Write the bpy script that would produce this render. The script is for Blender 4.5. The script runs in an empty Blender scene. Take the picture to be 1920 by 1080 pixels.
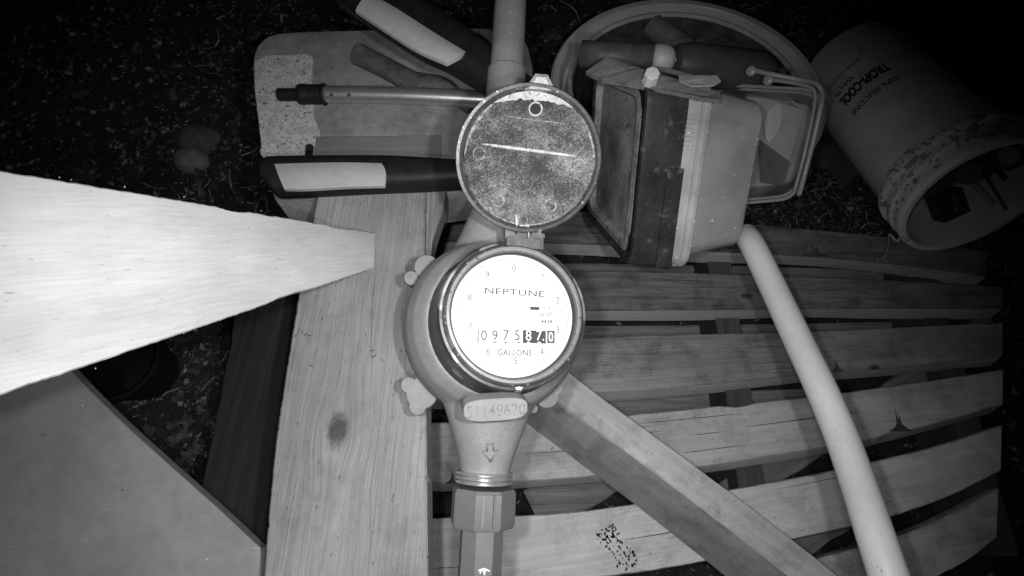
import bpy, bmesh, math, random
import numpy as np
from mathutils import Vector, Matrix, noise as mn

random.seed(7); rng = np.random.default_rng(7)
S = bpy.context.scene
C = S.collection
V = Vector

# ------------------------------------------------------------------ camera
CAM_H = 1.0
TILT = math.radians(22)
FPX = 1100.0                       # focal length in px of the 1920 px wide photograph
cam_d = bpy.data.cameras.new('camera'); cam = bpy.data.objects.new('camera', cam_d); C.objects.link(cam)
cam.location = (0, 0, CAM_H); cam.rotation_euler = (TILT, 0, 0)
cam_d.sensor_width = 36; cam_d.lens = 36 * FPX / 1920
cam_d.clip_start = 0.005; cam_d.clip_end = 50
cam_d.dof.use_dof = True; cam_d.dof.focus_distance = 0.5; cam_d.dof.aperture_fstop = 26
S.camera = cam

# ------------------------------------------------------------------ night: a nearly black sky
w = bpy.data.worlds.new('World'); S.world = w; w.use_nodes = True
bg = w.node_tree.nodes['Background']; bg.inputs[0].default_value = (0.5, 0.5, 0.5, 1); bg.inputs[1].default_value = 0.0012
S.view_settings.view_transform = 'Standard'; S.view_settings.look = 'None'
S.view_settings.exposure = 0; S.view_settings.gamma = 1; S.view_settings.use_curve_mapping = False
S.cycles.max_bounces = 6; S.cycles.transparent_max_bounces = 12

# the infrared lamps that sit round the lens of the watching camera
def led(x, y, power, aim, size=106, blend=1.0, r=0.006):
    d = bpy.data.lights.new('infrared_lamp', 'SPOT'); o = bpy.data.objects.new('infrared_lamp', d); C.objects.link(o)
    d.energy = power; d.spot_size = math.radians(size); d.spot_blend = blend; d.shadow_soft_size = r
    loc = V((x, y, CAM_H + 0.0)); o.location = loc
    o.rotation_euler = (V(aim) - loc).to_track_quat('-Z', 'Y').to_euler()
LED_AIM = (-0.055, 0.095, 0.5)
led(-0.025, 0.012, 5.9, LED_AIM)
led(0.050, 0.012, 6.8, LED_AIM)
led(0.015, -0.040, 3.4, LED_AIM)

# ------------------------------------------------------------------ geometry helpers
RC = Matrix.Rotation(TILT, 3, 'X'); CP = V((0, 0, CAM_H))
def W(px, py, d):                      # the point d metres deep along the view axis
    return CP + RC @ V(((px - 960) / FPX * d, (540 - py) / FPX * d, -d))
def ray(px, py): return RC @ V(((px - 960) / FPX, (540 - py) / FPX, -1))
def P(px, py, z):                      # the point at height z
    r = ray(px, py); return CP + r * ((z - CAM_H) / r.z)
def PP(px, py, p0, n):                 # the point on a plane
    r = ray(px, py); return CP + r * ((p0 - CP).dot(n) / r.dot(n))

BASE = {}
def thing(name, label, cat, loc, group=None):
    o = bpy.data.objects.new(name, None); C.objects.link(o)
    o.empty_display_size = 0.03
    o.location = loc; o['label'] = label; o['category'] = cat
    if group: o['group'] = group
    BASE[o.name] = V(loc); return o
def obj(name, verts, faces, mat, parent=None, smooth=False, label=None, cat=None, group=None, kind=None, recalc=True, mats=None, fmat=None):
    vs = [V(v) for v in verts]
    if parent is not None: b = BASE[parent.name]
    else:
        xs = [v.x for v in vs]; ys = [v.y for v in vs]; zs = [v.z for v in vs]
        b = V(((min(xs) + max(xs)) / 2, (min(ys) + max(ys)) / 2, min(zs)))
        if kind == 'structure': b = V((0, 0, 0))
    me = bpy.data.meshes.new(name); me.from_pydata([tuple(v - b) for v in vs], [], faces)
    if recalc:
        bm = bmesh.new(); bm.from_mesh(me); bmesh.ops.recalc_face_normals(bm, faces=bm.faces[:]); bm.to_mesh(me); bm.free()
    if smooth:
        me.polygons.foreach_set('use_smooth', [True] * len(me.polygons))
    if mats:
        for m in mats: me.materials.append(m)
        if fmat is not None: me.polygons.foreach_set('material_index', fmat)
    else: me.materials.append(mat)
    me.update()
    o = bpy.data.objects.new(name, me); C.objects.link(o)
    if parent is not None: o.parent = parent; BASE[o.name] = b if False else b
    else: o.location = b; BASE[o.name] = b
    if label: o['label'] = label
    if cat: o['category'] = cat
    if group: o['group'] = group
    if kind: o['kind'] = kind
    return o
def autosmooth(o, ang=35):
    me = o.data
    me.polygons.foreach_set('use_smooth', [True] * len(me.polygons))
    bm = bmesh.new(); bm.from_mesh(me)
    for e in bm.edges:
        e.smooth = e.calc_face_angle(3.2) < math.radians(ang)
    bm.to_mesh(me); bm.free(); return o

class MB:
    def __init__(s): s.v = []; s.f = []
    def add(s, v, f):
        n = len(s.v); s.v += [V(x) for x in v]; s.f += [tuple(i + n for i in q) for q in f]; return s
    def box(s, c, ax, ay, az):          # centre and half axes
        c, ax, ay, az = V(c), V(ax), V(ay), V(az)
        v = [c + ax * i + ay * j + az * k for i in (-1, 1) for j in (-1, 1) for k in (-1, 1)]
        return s.add(v, [(0, 1, 3, 2), (4, 6, 7, 5), (0, 4, 5, 1), (2, 3, 7, 6), (0, 2, 6, 4), (1, 5, 7, 3)])
    def o(s, name, mat, parent=None, **k): return obj(name, s.v, s.f, mat, parent, **k)

def frame(n, up):
    n = V(n).normalized(); x = V(up).cross(n).normalized(); return x, n.cross(x), n
def lathe(profile, c, ax, n=64, close=False, a0=0.0, a1=2 * math.pi, squash=None):
    x, y, z = ax; v = []; f = []; full = abs(a1 - a0 - 2 * math.pi) < 1e-6; m = n if full else n + 1; k = len(profile)
    for i in range(m):
        t = a0 + (a1 - a0) * i / n
        for r, h in profile: v.append(c + (x * math.cos(t) + y * math.sin(t)) * r + z * h)
    for i in range(n):
        j = (i + 1) % m
        for q in range(k if close else k - 1):
            q2 = (q + 1) % k; f.append((i * k + q, j * k + q, j * k + q2, i * k + q2))
    if full and not close:
        for q in (0, k - 1):
            if profile[q][0] > 1e-6: f.append(tuple(i * k + q for i in range(n)))
    return v, f
def tube(pts, rad, n=16, wob=0.0, close_ends=True):
    pts = [V(p) for p in pts]; m = len(pts); rad = rad if isinstance(rad, (list, tuple)) else [rad] * m
    v = []; f = []; prev = None
    for i, p in enumerate(pts):
        t = (pts[min(i + 1, m - 1)] - pts[max(i - 1, 0)]).normalized()
        if prev is None: prev = V((0, 0, 1)) if abs(t.z) < .9 else V((1, 0, 0))
        a = (prev - t * prev.dot(t)).normalized(); b = t.cross(a); prev = a
        for k in range(n):
            th = 2 * math.pi * k / n; r = rad[i] * (1 + wob * (mn.noise(p * 60 + V((k, 0, 0))))); v.append(p + (a * math.cos(th) + b * math.sin(th)) * r)
    for i in range(m - 1):
        for k in range(n): f.append((i * n + k, i * n + (k + 1) % n, (i + 1) * n + (k + 1) % n, (i + 1) * n + k))
    if close_ends: f.append(tuple(range(n))); f.append(tuple((m - 1) * n + k for k in range(n)))
    return v, f
def cr(pts, n):                          # Catmull-Rom resample
    pts = [V(p) for p in pts]; q = [pts[0] * 2 - pts[1]] + pts + [pts[-1] * 2 - pts[-2]]
    out = []; m = len(pts) - 1
    for i in range(n + 1):
        u = i / n * m; k = min(int(u), m - 1); t = u - k; a, b, c, d = q[k], q[k + 1], q[k + 2], q[k + 3]
        out.append(0.5 * ((2 * b) + (c - a) * t + (2 * a - 5 * b + 4 * c - d) * t * t + (3 * b - a - 3 * c + d) * t ** 3))
    return out
def px_line(pts, z, n): return cr([P(x, y, z) for x, y in pts], n)
def board_geo(A, B, thick, n=90, mid=5, bev=0.0018, rag=0.0006, down=V((0, 0, -1)), chip=0.35, seed=0, flare=0.0):
    """a sawn board between two long edges of its upper face"""
    a = cr(A, n); b = cr(B, n); v = []; f = []
    for i in range(n + 1):
        p, q = a[i], b[i]; d = (q - p); Lw = d.length; d = d / Lw
        def j(s, pt):
            k = mn.noise(pt * 70 + V((s * 9.1 + seed, 0, 0))) * rag + mn.noise(pt * 320 + V((s * 5 + seed, 0, 0))) * rag * .7
            c = mn.noise(pt * 22 + V((s * 3 + seed, 4, 0)))
            if c > chip: k += (c - chip) * rag * 9
            return k
        ja = abs(j(1, p)); jb = abs(j(2, q))
        ring = [p + d * ja * .3 + down * thick, p + d * ja + down * (bev + ja * .6), p + d * (bev + ja) + down * 0]
        for m in range(1, mid + 1): 
            s = m / (mid + 1); pt = p.lerp(q, s); ring.append(pt + down * (-mn.noise(pt * 30 + V((seed, 0, 0))) * .0005))
        ring += [q - d * (bev + jb), q - d * jb + down * (bev + jb * .6), q + d * (flare - jb * .3) + down * thick]
        v += ring
    k = mid + 6
    for i in range(n):
        for m in range(k): m2 = (m + 1) % k; f.append((i * k + m, i * k + m2, (i + 1) * k + m2, (i + 1) * k + m))
    f.append(tuple(range(k))); f.append(tuple(n * k + m for m in range(k)))
    return v, f
def board(name, A, B, z, thick, mat, parent=None, **kw):
    g = {k: kw.pop(k) for k in ('n', 'mid', 'bev', 'rag', 'chip', 'seed') if k in kw}
    v, f = board_geo([P(x, y, z) for x, y in A], [P(x, y, z) for x, y in B], thick, **g)
    return autosmooth(obj(name, v, f, mat, parent, **kw), 40)
def prism(outer, z0, z1, bev=0.002):
    """closed outline of world points (used for x, y) from z1 down to z0, rim rounded"""
    n = len(outer); c = sum(outer, V((0, 0, 0))) / n; v = []
    for zz, s in ((z0, 0), (z1 - bev * 1.6, 0), (z1 - bev * .4, bev * .35), (z1, bev * 1.3)):
        for p in outer:
            d = (c - p); d.z = 0; d = d.normalized(); q = p + d * s; v.append(V((q.x, q.y, zz)))
    f = []
    for r in range(3):
        for i in range(n): j = (i + 1) % n; f.append((r * n + i, r * n + j, (r + 1) * n + j, (r + 1) * n + i))
    f.append(tuple(range(n))); f.append(tuple(3 * n + i for i in range(n)))
    return v, f

# ------------------------------------------------------------------ material helpers
def nt(name):
    m = bpy.data.materials.new(name); m.use_nodes = True; t = m.node_tree
    return m, t, t.nodes['Principled BSDF']
def nd(t, typ, **k):
    n = t.nodes.new(typ)
    for a, b in k.items():
        if a.startswith('i_'): n.inputs[int(a[2:])].default_value = b
        else: setattr(n, a, b)
    return n
def mth(t, op, a, b=None, c=None, clamp=False):
    n = t.nodes.new('ShaderNodeMath'); n.operation = op; n.use_clamp = clamp
    for i, x in enumerate((a, b, c)):
        if x is None: continue
        if isinstance(x, (int, float)): n.inputs[i].default_value = x
        else: t.links.new(x, n.inputs[i])
    return n.outputs[0]
def rng_(t, x, a, b, c, d, smooth=False):
    n = t.nodes.new('ShaderNodeMapRange'); n.interpolation_type = 'SMOOTHSTEP' if smooth else 'LINEAR'; t.links.new(x, n.inputs[0])
    for i, q in enumerate((a, b, c, d)): n.inputs[i + 1].default_value = q
    return n.outputs[0]
def noise_(t, vec, scale, detail=4, rough=.55, dist=0):
    n = t.nodes.new('ShaderNodeTexNoise'); n.inputs['Scale'].default_value = scale; n.inputs['Detail'].default_value = detail
    n.inputs['Roughness'].default_value = rough; n.inputs['Distortion'].default_value = dist
    t.links.new(vec, n.inputs['Vector']); return n.outputs['Fac']
def mapv(t, vec, scale=(1, 1, 1), rot=(0, 0, 0), loc=(0, 0, 0)):
    n = t.nodes.new('ShaderNodeMapping'); t.links.new(vec, n.inputs[0])
    n.inputs[1].default_value = loc; n.inputs[2].default_value = rot; n.inputs[3].default_value = scale; return n.outputs[0]
def grey(t, x):
    n = t.nodes.new('ShaderNodeCombineColor'); [t.links.new(x, n.inputs[i]) for i in range(3)]; return n.outputs[0]
def bump(t, b, h, strength=.3, dist=.001):
    n = t.nodes.new('ShaderNodeBump'); n.inputs['Strength'].default_value = strength; n.inputs['Distance'].default_value = dist
    t.links.new(h, n.inputs['Height']); t.links.new(n.outputs[0], b.inputs['Normal'])
def pos(t): return t.nodes.new('ShaderNodeNewGeometry').outputs['Position']

def wood(name, lo, hi, d=(1, 0, 0), knots=(), blotch=.25, fleck=.5, rough=.75, ring=70, off=(0, 0, 0), weather=0.0, bs=.35, wave=.012, sawn=.02, fw=.5, dirt=0.0):
    m, t, b = nt(name)
    rot = V(d).normalized().rotation_difference(V((1, 0, 0)))
    p = mapv(t, mapv(t, pos(t), rot=rot.to_euler()), loc=off)
    bendn = noise_(t, mapv(t, p, (4, 18, 18)), 1, 2)
    bend = mth(t, 'MULTIPLY', mth(t, 'SUBTRACT', bendn, .5), wave)
    sep = nd(t, 'ShaderNodeSeparateXYZ'); t.links.new(p, sep.inputs[0])
    yy = mth(t, 'ADD', sep.outputs[1], bend); kmask = None
    for kp, kr in knots:
        kl = rot @ V(kp) + V(off)
        dx = mth(t, 'MULTIPLY', mth(t, 'SUBTRACT', sep.outputs[0], kl.x), .62); dy = mth(t, 'SUBTRACT', sep.outputs[1], kl.y)
        dd = mth(t, 'SQRT', mth(t, 'ADD', mth(t, 'MULTIPLY', dx, dx), mth(t, 'MULTIPLY', dy, dy)))
        g = rng_(t, dd, 0, kr * 3.4, 1, 0, True)
        yy = mth(t, 'ADD', yy, mth(t, 'MULTIPLY', mth(t, 'MULTIPLY', dy, g), -.7))
        nn = mth(t, 'MULTIPLY', mth(t, 'SUBTRACT', noise_(t, p, 260, 3), .5), kr * .7)
        k1 = rng_(t, mth(t, 'ADD', dd, nn), kr * .35, kr * 1.15, 1, 0, True)
        kmask = k1 if kmask is None else mth(t, 'MAXIMUM', kmask, k1)
    cb = nd(t, 'ShaderNodeCombineXYZ'); t.links.new(sep.outputs[0], cb.inputs[0]); t.links.new(yy, cb.inputs[1]); t.links.new(sep.outputs[2], cb.inputs[2])
    q = cb.outputs[0]
    rings = noise_(t, mapv(t, q, (2.2, ring, ring)), 1, 5, .6)
    fine = noise_(t, mapv(t, q, (16, 620, 620)), 1, 3, .6)
    g = mth(t, 'ADD', mth(t, 'MULTIPLY', rings, 1 - fw), mth(t, 'MULTIPLY', fine, fw))
    g = rng_(t, g, .36, .64, 0, 1)
    big = noise_(t, mapv(t, q, (6, 14, 14)), 1, 3)
    val = mth(t, 'ADD', mth(t, 'MULTIPLY', g, hi - lo), lo)
    val = mth(t, 'MULTIPLY', val, rng_(t, big, .3, .7, 1 - blotch, 1 + blotch * .4))
    if sawn:
        sw = noise_(t, mapv(t, p, (380, 14, 14)), 1, 3)
        val = mth(t, 'MULTIPLY', val, rng_(t, sw, .3, .7, 1 - sawn, 1 + sawn))
    if weather:
        s = noise_(t, mapv(t, q, (5, 60, 60)), 1, 4, .7, 1.2)
        val = mth(t, 'MULTIPLY', val, rng_(t, s, .5, .66, 1, 1 - weather))
    if dirt:
        dn = noise_(t, p, 26, 6, .75); val = mth(t, 'MULTIPLY', val, rng_(t, dn, .48, .66, 1, 1 - dirt))
    if fleck:
        fl = noise_(t, mapv(t, q, (110, 420, 420)), 1, 2)
        val = mth(t, 'MULTIPLY', val, rng_(t, fl, .69, .76, 1, 1 - fleck))
        dots = noise_(t, q, 210, 1)
        val = mth(t, 'MULTIPLY', val, rng_(t, dots, .77, .80, 1, 1 - fleck))
    if kmask is not None: val = mth(t, 'MULTIPLY', val, mth(t, 'SUBTRACT', 1, mth(t, 'MULTIPLY', kmask, .72)))
    t.links.new(grey(t, val), b.inputs['Base Color']); b.inputs['Roughness'].default_value = rough; b.inputs['Specular IOR Level'].default_value = .25
    bump(t, b, g, bs, .0006)
    return m
def plain(name, c, rough=.5, metal=0, var=.2, scale=60, bs=.15, spec=.5, specks=None, fine=None, bdist=.0008, scratches=0):
    m, t, b = nt(name); p = pos(t)
    n1 = noise_(t, p, scale, 5, .6); val = mth(t, 'MULTIPLY', rng_(t, n1, .3, .7, 1 - var, 1 + var), c)
    n2 = noise_(t, p, scale * 9, 3)
    val = mth(t, 'MULTIPLY', val, rng_(t, n2, .3, .7, 1 - var * .5, 1 + var * .5))
    for sp in (specks or []):                # (scale, threshold, width, colour)
        s = noise_(t, p, sp[0], 2, .6); k = rng_(t, s, sp[1], sp[1] + sp[2], 0, 1)
        val = mth(t, 'ADD', mth(t, 'MULTIPLY', val, mth(t, 'SUBTRACT', 1, k)), mth(t, 'MULTIPLY', k, sp[3]))
    if scratches:
        s = noise_(t, mapv(t, p, (25, 900, 500), rot=(.3, .5, .8)), 1, 2); k = rng_(t, s, .72, .76, 0, 1)
        val = mth(t, 'ADD', val, mth(t, 'MULTIPLY', k, scratches))
    t.links.new(grey(t, val), b.inputs['Base Color']); b.inputs['Roughness'].default_value = rough; b.inputs['Metallic'].default_value = metal
    b.inputs['Specular IOR Level'].default_value = spec
    if bs: bump(t, b, mth(t, 'ADD', n1, mth(t, 'MULTIPLY', n2, .4)), bs, bdist)
    return m
def clear_plastic(name, c, alpha, rough=.35, smear=.3):
    m, t, b = nt(name); p = pos(t)
    n1 = noise_(t, p, 22, 4); n2 = noise_(t, p, 330, 3)
    val = mth(t, 'MULTIPLY', rng_(t, n1, .3, .7, 1 - smear, 1 + smear), c)
    dots = rng_(t, noise_(t, p, 130, 1), .76, .78, 0, .5)
    val = mth(t, 'ADD', val, dots)
    t.links.new(grey(t, val), b.inputs['Base Color']); b.inputs['Roughness'].default_value = rough
    a = mth(t, 'ADD', rng_(t, n1, .3, .7, alpha - .06, alpha + .06), dots, clamp=True); t.links.new(a, b.inputs['Alpha'])
    for k_, sc_ in enumerate(((30, 700, 400), (500, 24, 600))):
        sn = noise_(t, mapv(t, p, sc_, rot=(.2 + k_, .4, .9 * k_)), 1, 2); a2 = rng_(t, sn, .70, .75, 0, .35); dots = mth(t, 'ADD', dots, a2)
    val = mth(t, 'ADD', val, dots); t.links.new(grey(t, val), b.inputs['Base Color'])
    a = mth(t, 'ADD', rng_(t, n1, .3, .7, alpha - .06, alpha + .06), dots, clamp=True); t.links.new(a, b.inputs['Alpha'])
    bump(t, b, n2, .12, .0005); return m

M_ink = plain('dark_ink', .03, .8, var=.1, bs=0)
M_black_plastic = plain('black_plastic', .012, .55, var=.3, scale=90, spec=.25)
M_metal_pole = plain('brushed_metal_pole', .60, .30, .8, var=.12, scale=40, scratches=.25)

exec_order_marker = None
# ================================================================== SETTING
# ground: dark soil with low relief
def ground_h(x, y): 
    return 0.012 * mn.noise(V((x * 5, y * 5, 0))) + 0.006 * mn.noise(V((x * 21, y * 21, 3))) + .003 * mn.noise(V((x * 60, y * 60, 8)))
gx, gy = 200, 170; X0, X1, Y0, Y1 = -1.6, 1.7, -.7, 2.1; v = []; f = []
for j in range(gy + 1):
    for i in range(gx + 1):
        x = X0 + (X1 - X0) * i / gx; y = Y0 + (Y1 - Y0) * j / gy; v.append((x, y, ground_h(x, y)))
for j in range(gy):
    for i in range(gx): a = j * (gx + 1) + i; f.append((a, a + 1, a + gx + 2, a + gx + 1))
n0 = len(v); v += [(-40, -40, -.03), (40, -40, -.03), (40, 40, -.03), (-40, 40, -.03)]; f.append((n0, n0 + 1, n0 + 2, n0 + 3))
M_soil = plain('dark_soil', .020, .95, var=.5, scale=35, bs=.8, bdist=.004, specks=[(170, .66, .08, .10)])
obj('ground', v, f, M_soil, smooth=True, kind='structure', recalc=False)

# mulch: bark chips, straw and twigs
def litter(name, n, region, lens, wid, vals, label, hump=.3, mats=None):
    v = []; f = []; fm = []
    for k in range(n):
        x = region[0] + (region[1] - region[0]) * rng.random(); y = region[2] + (region[3] - region[2]) * rng.random()
        if len(region) > 4 and region[4](x, y): continue
        L = lens[0] * (lens[1] / lens[0]) ** rng.random(); wd = L * (wid[0] + (wid[1] - wid[0]) * rng.random()); a = rng.random() * 6.283
        d = V((math.cos(a), math.sin(a), (rng.random() - .5) * .7)); s = V((-math.sin(a), math.cos(a), (rng.random() - .5) * .8)); h = d.cross(s).normalized()
        c = V((x, y, ground_h(x, y) + .002 + rng.random() * .012)); cv = (rng.random() - .5) * L * 1.2; seg = 3
        n0 = len(v)
        for q in range(seg + 1):
            u = q / seg - .5; tp = 1 - abs(u) * 1.0 * rng.random()
            m_ = c + d * L * u + s * cv * (u * u * 2) + h * L * .25 * u * u
            for e1, e2 in ((-1, 0), (0, .35), (1, 0)): v.append(m_ + s * wd * .5 * e1 * tp + h * wd * e2 * .6)
        for q in range(seg):
            for e in (0, 1): f.append((n0 + q * 3 + e, n0 + q * 3 + e + 1, n0 + q * 3 + e + 4, n0 + q * 3 + e + 3)); fm.append(min(len(mats) - 1, int(rng.random() ** 2 * len(mats))))
    return obj(name, v, f, None, kind='stuff', recalc=False, mats=mats, fmat=fm, label=label)
LM = [plain('bark_dark', .025, .9, var=.4, bs=.3), plain('bark_mid', .07, .9, var=.4, bs=.3), plain('straw_pale', .22, .8, var=.3, bs=.2), plain('chip_pale', .45, .8, var=.3, bs=.2)]
not_pallet = lambda x, y: (-.2 < x < .8 and -.2 < y < .47)
litter('bark_mulch', 22000, (-1.1, 1.35, -.1, 1.6, not_pallet), (.003, .026), (.2, .8), None, 'dark bark mulch and wood crumbs spread over the soil', mats=LM[:3])
litter('leaf_litter', 700, (-.9, 1.3, .1, 1.5, not_pallet), (.02, .05), (.35, .8), None, 'curled dead leaves and bark flakes lying among the mulch', mats=[LM[0], LM[1]])
litter('straw_litter', 900, (-.7, .4, .2, 1.5, not_pallet), (.014, .065), (.03, .08), None, 'pale straw stalks and shavings scattered over the mulch', mats=[LM[1], LM[2], LM[3]])
litter('straw_bed', 5200, (.25, 1.25, .3, 1.2, not_pallet), (.008, .06), (.03, .10), None, 'matted straw and shavings on the soil by the tubs and bucket', mats=[LM[1], plain('dry_straw', .40, .8, var=.4, bs=.2), LM[1], LM[2]])
litter('loose_debris', 1400, (-.15, .75, -.1, .46), (.004, .02), (.1, .5), None, 'crumbs and shavings on the soil below the pallet', mats=LM[:3])

# stones half sunk in the mulch
def stone(px, py, z, r, sq, label, c, seed, zr=.6):
    p0 = P(px, py, z); bm = bmesh.new(); bmesh.ops.create_icosphere(bm, subdivisions=3, radius=1)
    vv = []
    for q in bm.verts:
        k = 1 + .16 * mn.noise(q.co * 1.7 + V((seed, 0, 0))); vv.append(p0 + V((q.co.x * r * k, q.co.y * r * sq * k, q.co.z * r * zr * k)))
    ff = [tuple(x.index for x in q.verts) for q in bm.faces]; bm.free()
    obj('stone', vv, ff, plain('stone_%d' % seed, c, .9, var=.35, scale=50, bs=.5), smooth=True, label=label, cat='stone')
stone(357, 300, .015, .037, .75, 'smooth pale rounded stone in the mulch left of the grey block', .17, 3)
stone(372, 262, .01, .042, .85, 'rough broken stone just above the smooth pale one', .09, 5)
stone(1542, 292, .02, .030, 1.1, 'round dark stone between the clear handled tub and the white bucket', .06, 9, .9)

# ================================================================== PALLET
ZP = .14
pallet = thing('wooden_pallet', 'large slatted wooden pallet lying on the soil beneath the water meter', 'pallet', (.3, .2, 0))
slats = [
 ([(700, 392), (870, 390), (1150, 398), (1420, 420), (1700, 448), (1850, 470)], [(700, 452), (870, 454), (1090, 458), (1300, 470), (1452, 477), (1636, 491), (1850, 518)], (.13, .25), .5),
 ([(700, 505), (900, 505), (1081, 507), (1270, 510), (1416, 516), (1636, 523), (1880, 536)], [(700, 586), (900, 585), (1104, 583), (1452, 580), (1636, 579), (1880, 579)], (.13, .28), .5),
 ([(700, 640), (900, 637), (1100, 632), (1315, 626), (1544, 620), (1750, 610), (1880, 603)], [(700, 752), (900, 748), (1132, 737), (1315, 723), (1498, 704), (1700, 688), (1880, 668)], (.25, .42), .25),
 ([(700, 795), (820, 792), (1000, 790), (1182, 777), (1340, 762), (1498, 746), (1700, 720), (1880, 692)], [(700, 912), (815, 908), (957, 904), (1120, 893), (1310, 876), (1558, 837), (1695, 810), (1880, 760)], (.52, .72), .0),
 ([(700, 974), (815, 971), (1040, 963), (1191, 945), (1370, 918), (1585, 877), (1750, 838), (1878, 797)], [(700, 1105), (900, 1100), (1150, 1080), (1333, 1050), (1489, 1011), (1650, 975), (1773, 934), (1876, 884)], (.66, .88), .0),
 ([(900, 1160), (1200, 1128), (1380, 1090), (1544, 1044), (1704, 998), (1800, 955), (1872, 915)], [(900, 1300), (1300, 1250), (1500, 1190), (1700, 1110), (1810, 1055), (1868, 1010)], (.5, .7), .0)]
for i, (A, B, (lo, hi), wth) in enumerate(slats):
    kn = [(P(1400, 555, ZP), .007)] if i == 1 else ([(P(1640, 690, ZP), .006)] if i == 2 else [])
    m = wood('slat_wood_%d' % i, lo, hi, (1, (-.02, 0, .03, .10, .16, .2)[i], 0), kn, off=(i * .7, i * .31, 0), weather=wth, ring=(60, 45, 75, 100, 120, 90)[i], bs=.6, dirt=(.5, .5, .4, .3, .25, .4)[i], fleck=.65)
    m2 = wood('slat_edge_%d' % i, (.34, .34, .38, .42, .36, .36)[i], (.48, .48, .54, .58, .5, .5)[i], (1, (-.02, 0, .03, .10, .16, .2)[i], 0), off=(i * .4, i * .2, .3), ring=160, bs=.3)
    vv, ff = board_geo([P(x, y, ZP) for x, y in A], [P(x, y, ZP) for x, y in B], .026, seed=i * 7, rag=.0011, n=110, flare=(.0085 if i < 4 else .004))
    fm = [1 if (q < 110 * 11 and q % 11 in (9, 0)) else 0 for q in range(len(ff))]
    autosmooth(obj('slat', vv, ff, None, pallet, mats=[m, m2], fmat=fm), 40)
# lower deck boards seen in the gaps and the stringers that carry the slats
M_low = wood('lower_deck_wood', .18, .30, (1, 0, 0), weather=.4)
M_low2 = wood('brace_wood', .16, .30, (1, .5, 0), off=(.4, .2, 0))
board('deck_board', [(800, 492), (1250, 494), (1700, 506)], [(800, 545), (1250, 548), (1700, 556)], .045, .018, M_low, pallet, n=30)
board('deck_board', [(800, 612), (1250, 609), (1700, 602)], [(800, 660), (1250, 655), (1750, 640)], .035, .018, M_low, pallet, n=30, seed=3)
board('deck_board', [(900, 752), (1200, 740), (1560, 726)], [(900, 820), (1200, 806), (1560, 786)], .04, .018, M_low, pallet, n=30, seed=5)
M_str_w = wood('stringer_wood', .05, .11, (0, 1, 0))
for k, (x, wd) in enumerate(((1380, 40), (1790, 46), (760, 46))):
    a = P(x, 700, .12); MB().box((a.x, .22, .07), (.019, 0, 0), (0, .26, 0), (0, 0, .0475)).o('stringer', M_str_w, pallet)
def strip(name, p, q, wpx, z, th, mat, parent, seed=0, **k):
    a, b = P(*p, z), P(*q, z); d = (b - a).normalized(); s = V((-d.y, d.x, 0)) * (wpx / 2)
    vv, ff = board_geo([a + s, a.lerp(b, .5) + s, b + s], [a - s, a.lerp(b, .5) - s, b - s], th, n=24, seed=seed)
    return autosmooth(obj(name, vv, ff, mat, parent, **k), 40)
strip('brace', (1290, 990), (1560, 800), .05, .075, .018, M_low2, pallet, 1)
strip('brace', (1590, 800), (1860, 600), .035, .085, .018, M_low2, pallet, 2)
strip('brace', (1460, 1040), (1700, 880), .05, .06, .018, M_low2, pallet, 4)
strip('brace', (1000, 960), (1200, 850), .07, .05, .018, M_low, pallet, 6)
# thin dark spike-shaped flakes lying on the slats
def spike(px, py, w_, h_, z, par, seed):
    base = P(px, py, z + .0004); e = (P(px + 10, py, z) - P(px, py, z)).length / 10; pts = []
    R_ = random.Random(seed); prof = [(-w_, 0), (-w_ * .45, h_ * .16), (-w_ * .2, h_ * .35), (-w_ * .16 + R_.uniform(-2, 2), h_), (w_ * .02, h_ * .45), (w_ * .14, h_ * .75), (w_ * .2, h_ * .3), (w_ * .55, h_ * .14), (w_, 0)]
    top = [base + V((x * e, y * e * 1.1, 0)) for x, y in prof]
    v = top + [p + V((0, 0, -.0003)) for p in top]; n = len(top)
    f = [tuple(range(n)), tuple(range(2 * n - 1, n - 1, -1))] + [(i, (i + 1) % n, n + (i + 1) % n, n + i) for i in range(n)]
    obj('dark_spike', v, f, M_dark_mark, par)
M_dark_mark = plain('dark_mark', .07, .85, var=.3, bs=.2)
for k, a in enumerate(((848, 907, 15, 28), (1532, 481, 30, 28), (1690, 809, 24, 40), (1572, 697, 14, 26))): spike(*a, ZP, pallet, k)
# drying splits and small knots along the slats
for k in range(34):
    i = k % 5; u = .08 + .8 * random.random(); A_, B_ = slats[i][0], slats[i][1]; a3 = cr([P(x, y, ZP) for x, y in A_], 50); b3 = cr([P(x, y, ZP) for x, y in B_], 50); q0 = int(u * 40); ln = random.choice((3, 4, 6, 9)); sv = .12 + .76 * random.random()
    L_ = []; R_ = []
    for j in range(ln + 1):
        q_ = min(q0 + j, 50); c = a3[q_].lerp(b3[q_], sv + .004 * mn.noise(V((j * .7, k, 0)))); wv = (b3[q_] - a3[q_]).normalized() * (.00035 + .0006 * math.sin(math.pi * j / ln) * random.random()) * (0.15 if j in (0, ln) else 1)
        L_.append(c - wv + V((0, 0, .0007))); R_.append(c + wv + V((0, 0, .0007)))
    obj('split', L_ + R_, [(j, j + 1, ln + 2 + j, ln + 1 + j) for j in range(ln)], M_dark_mark, pallet, recalc=False)
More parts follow.
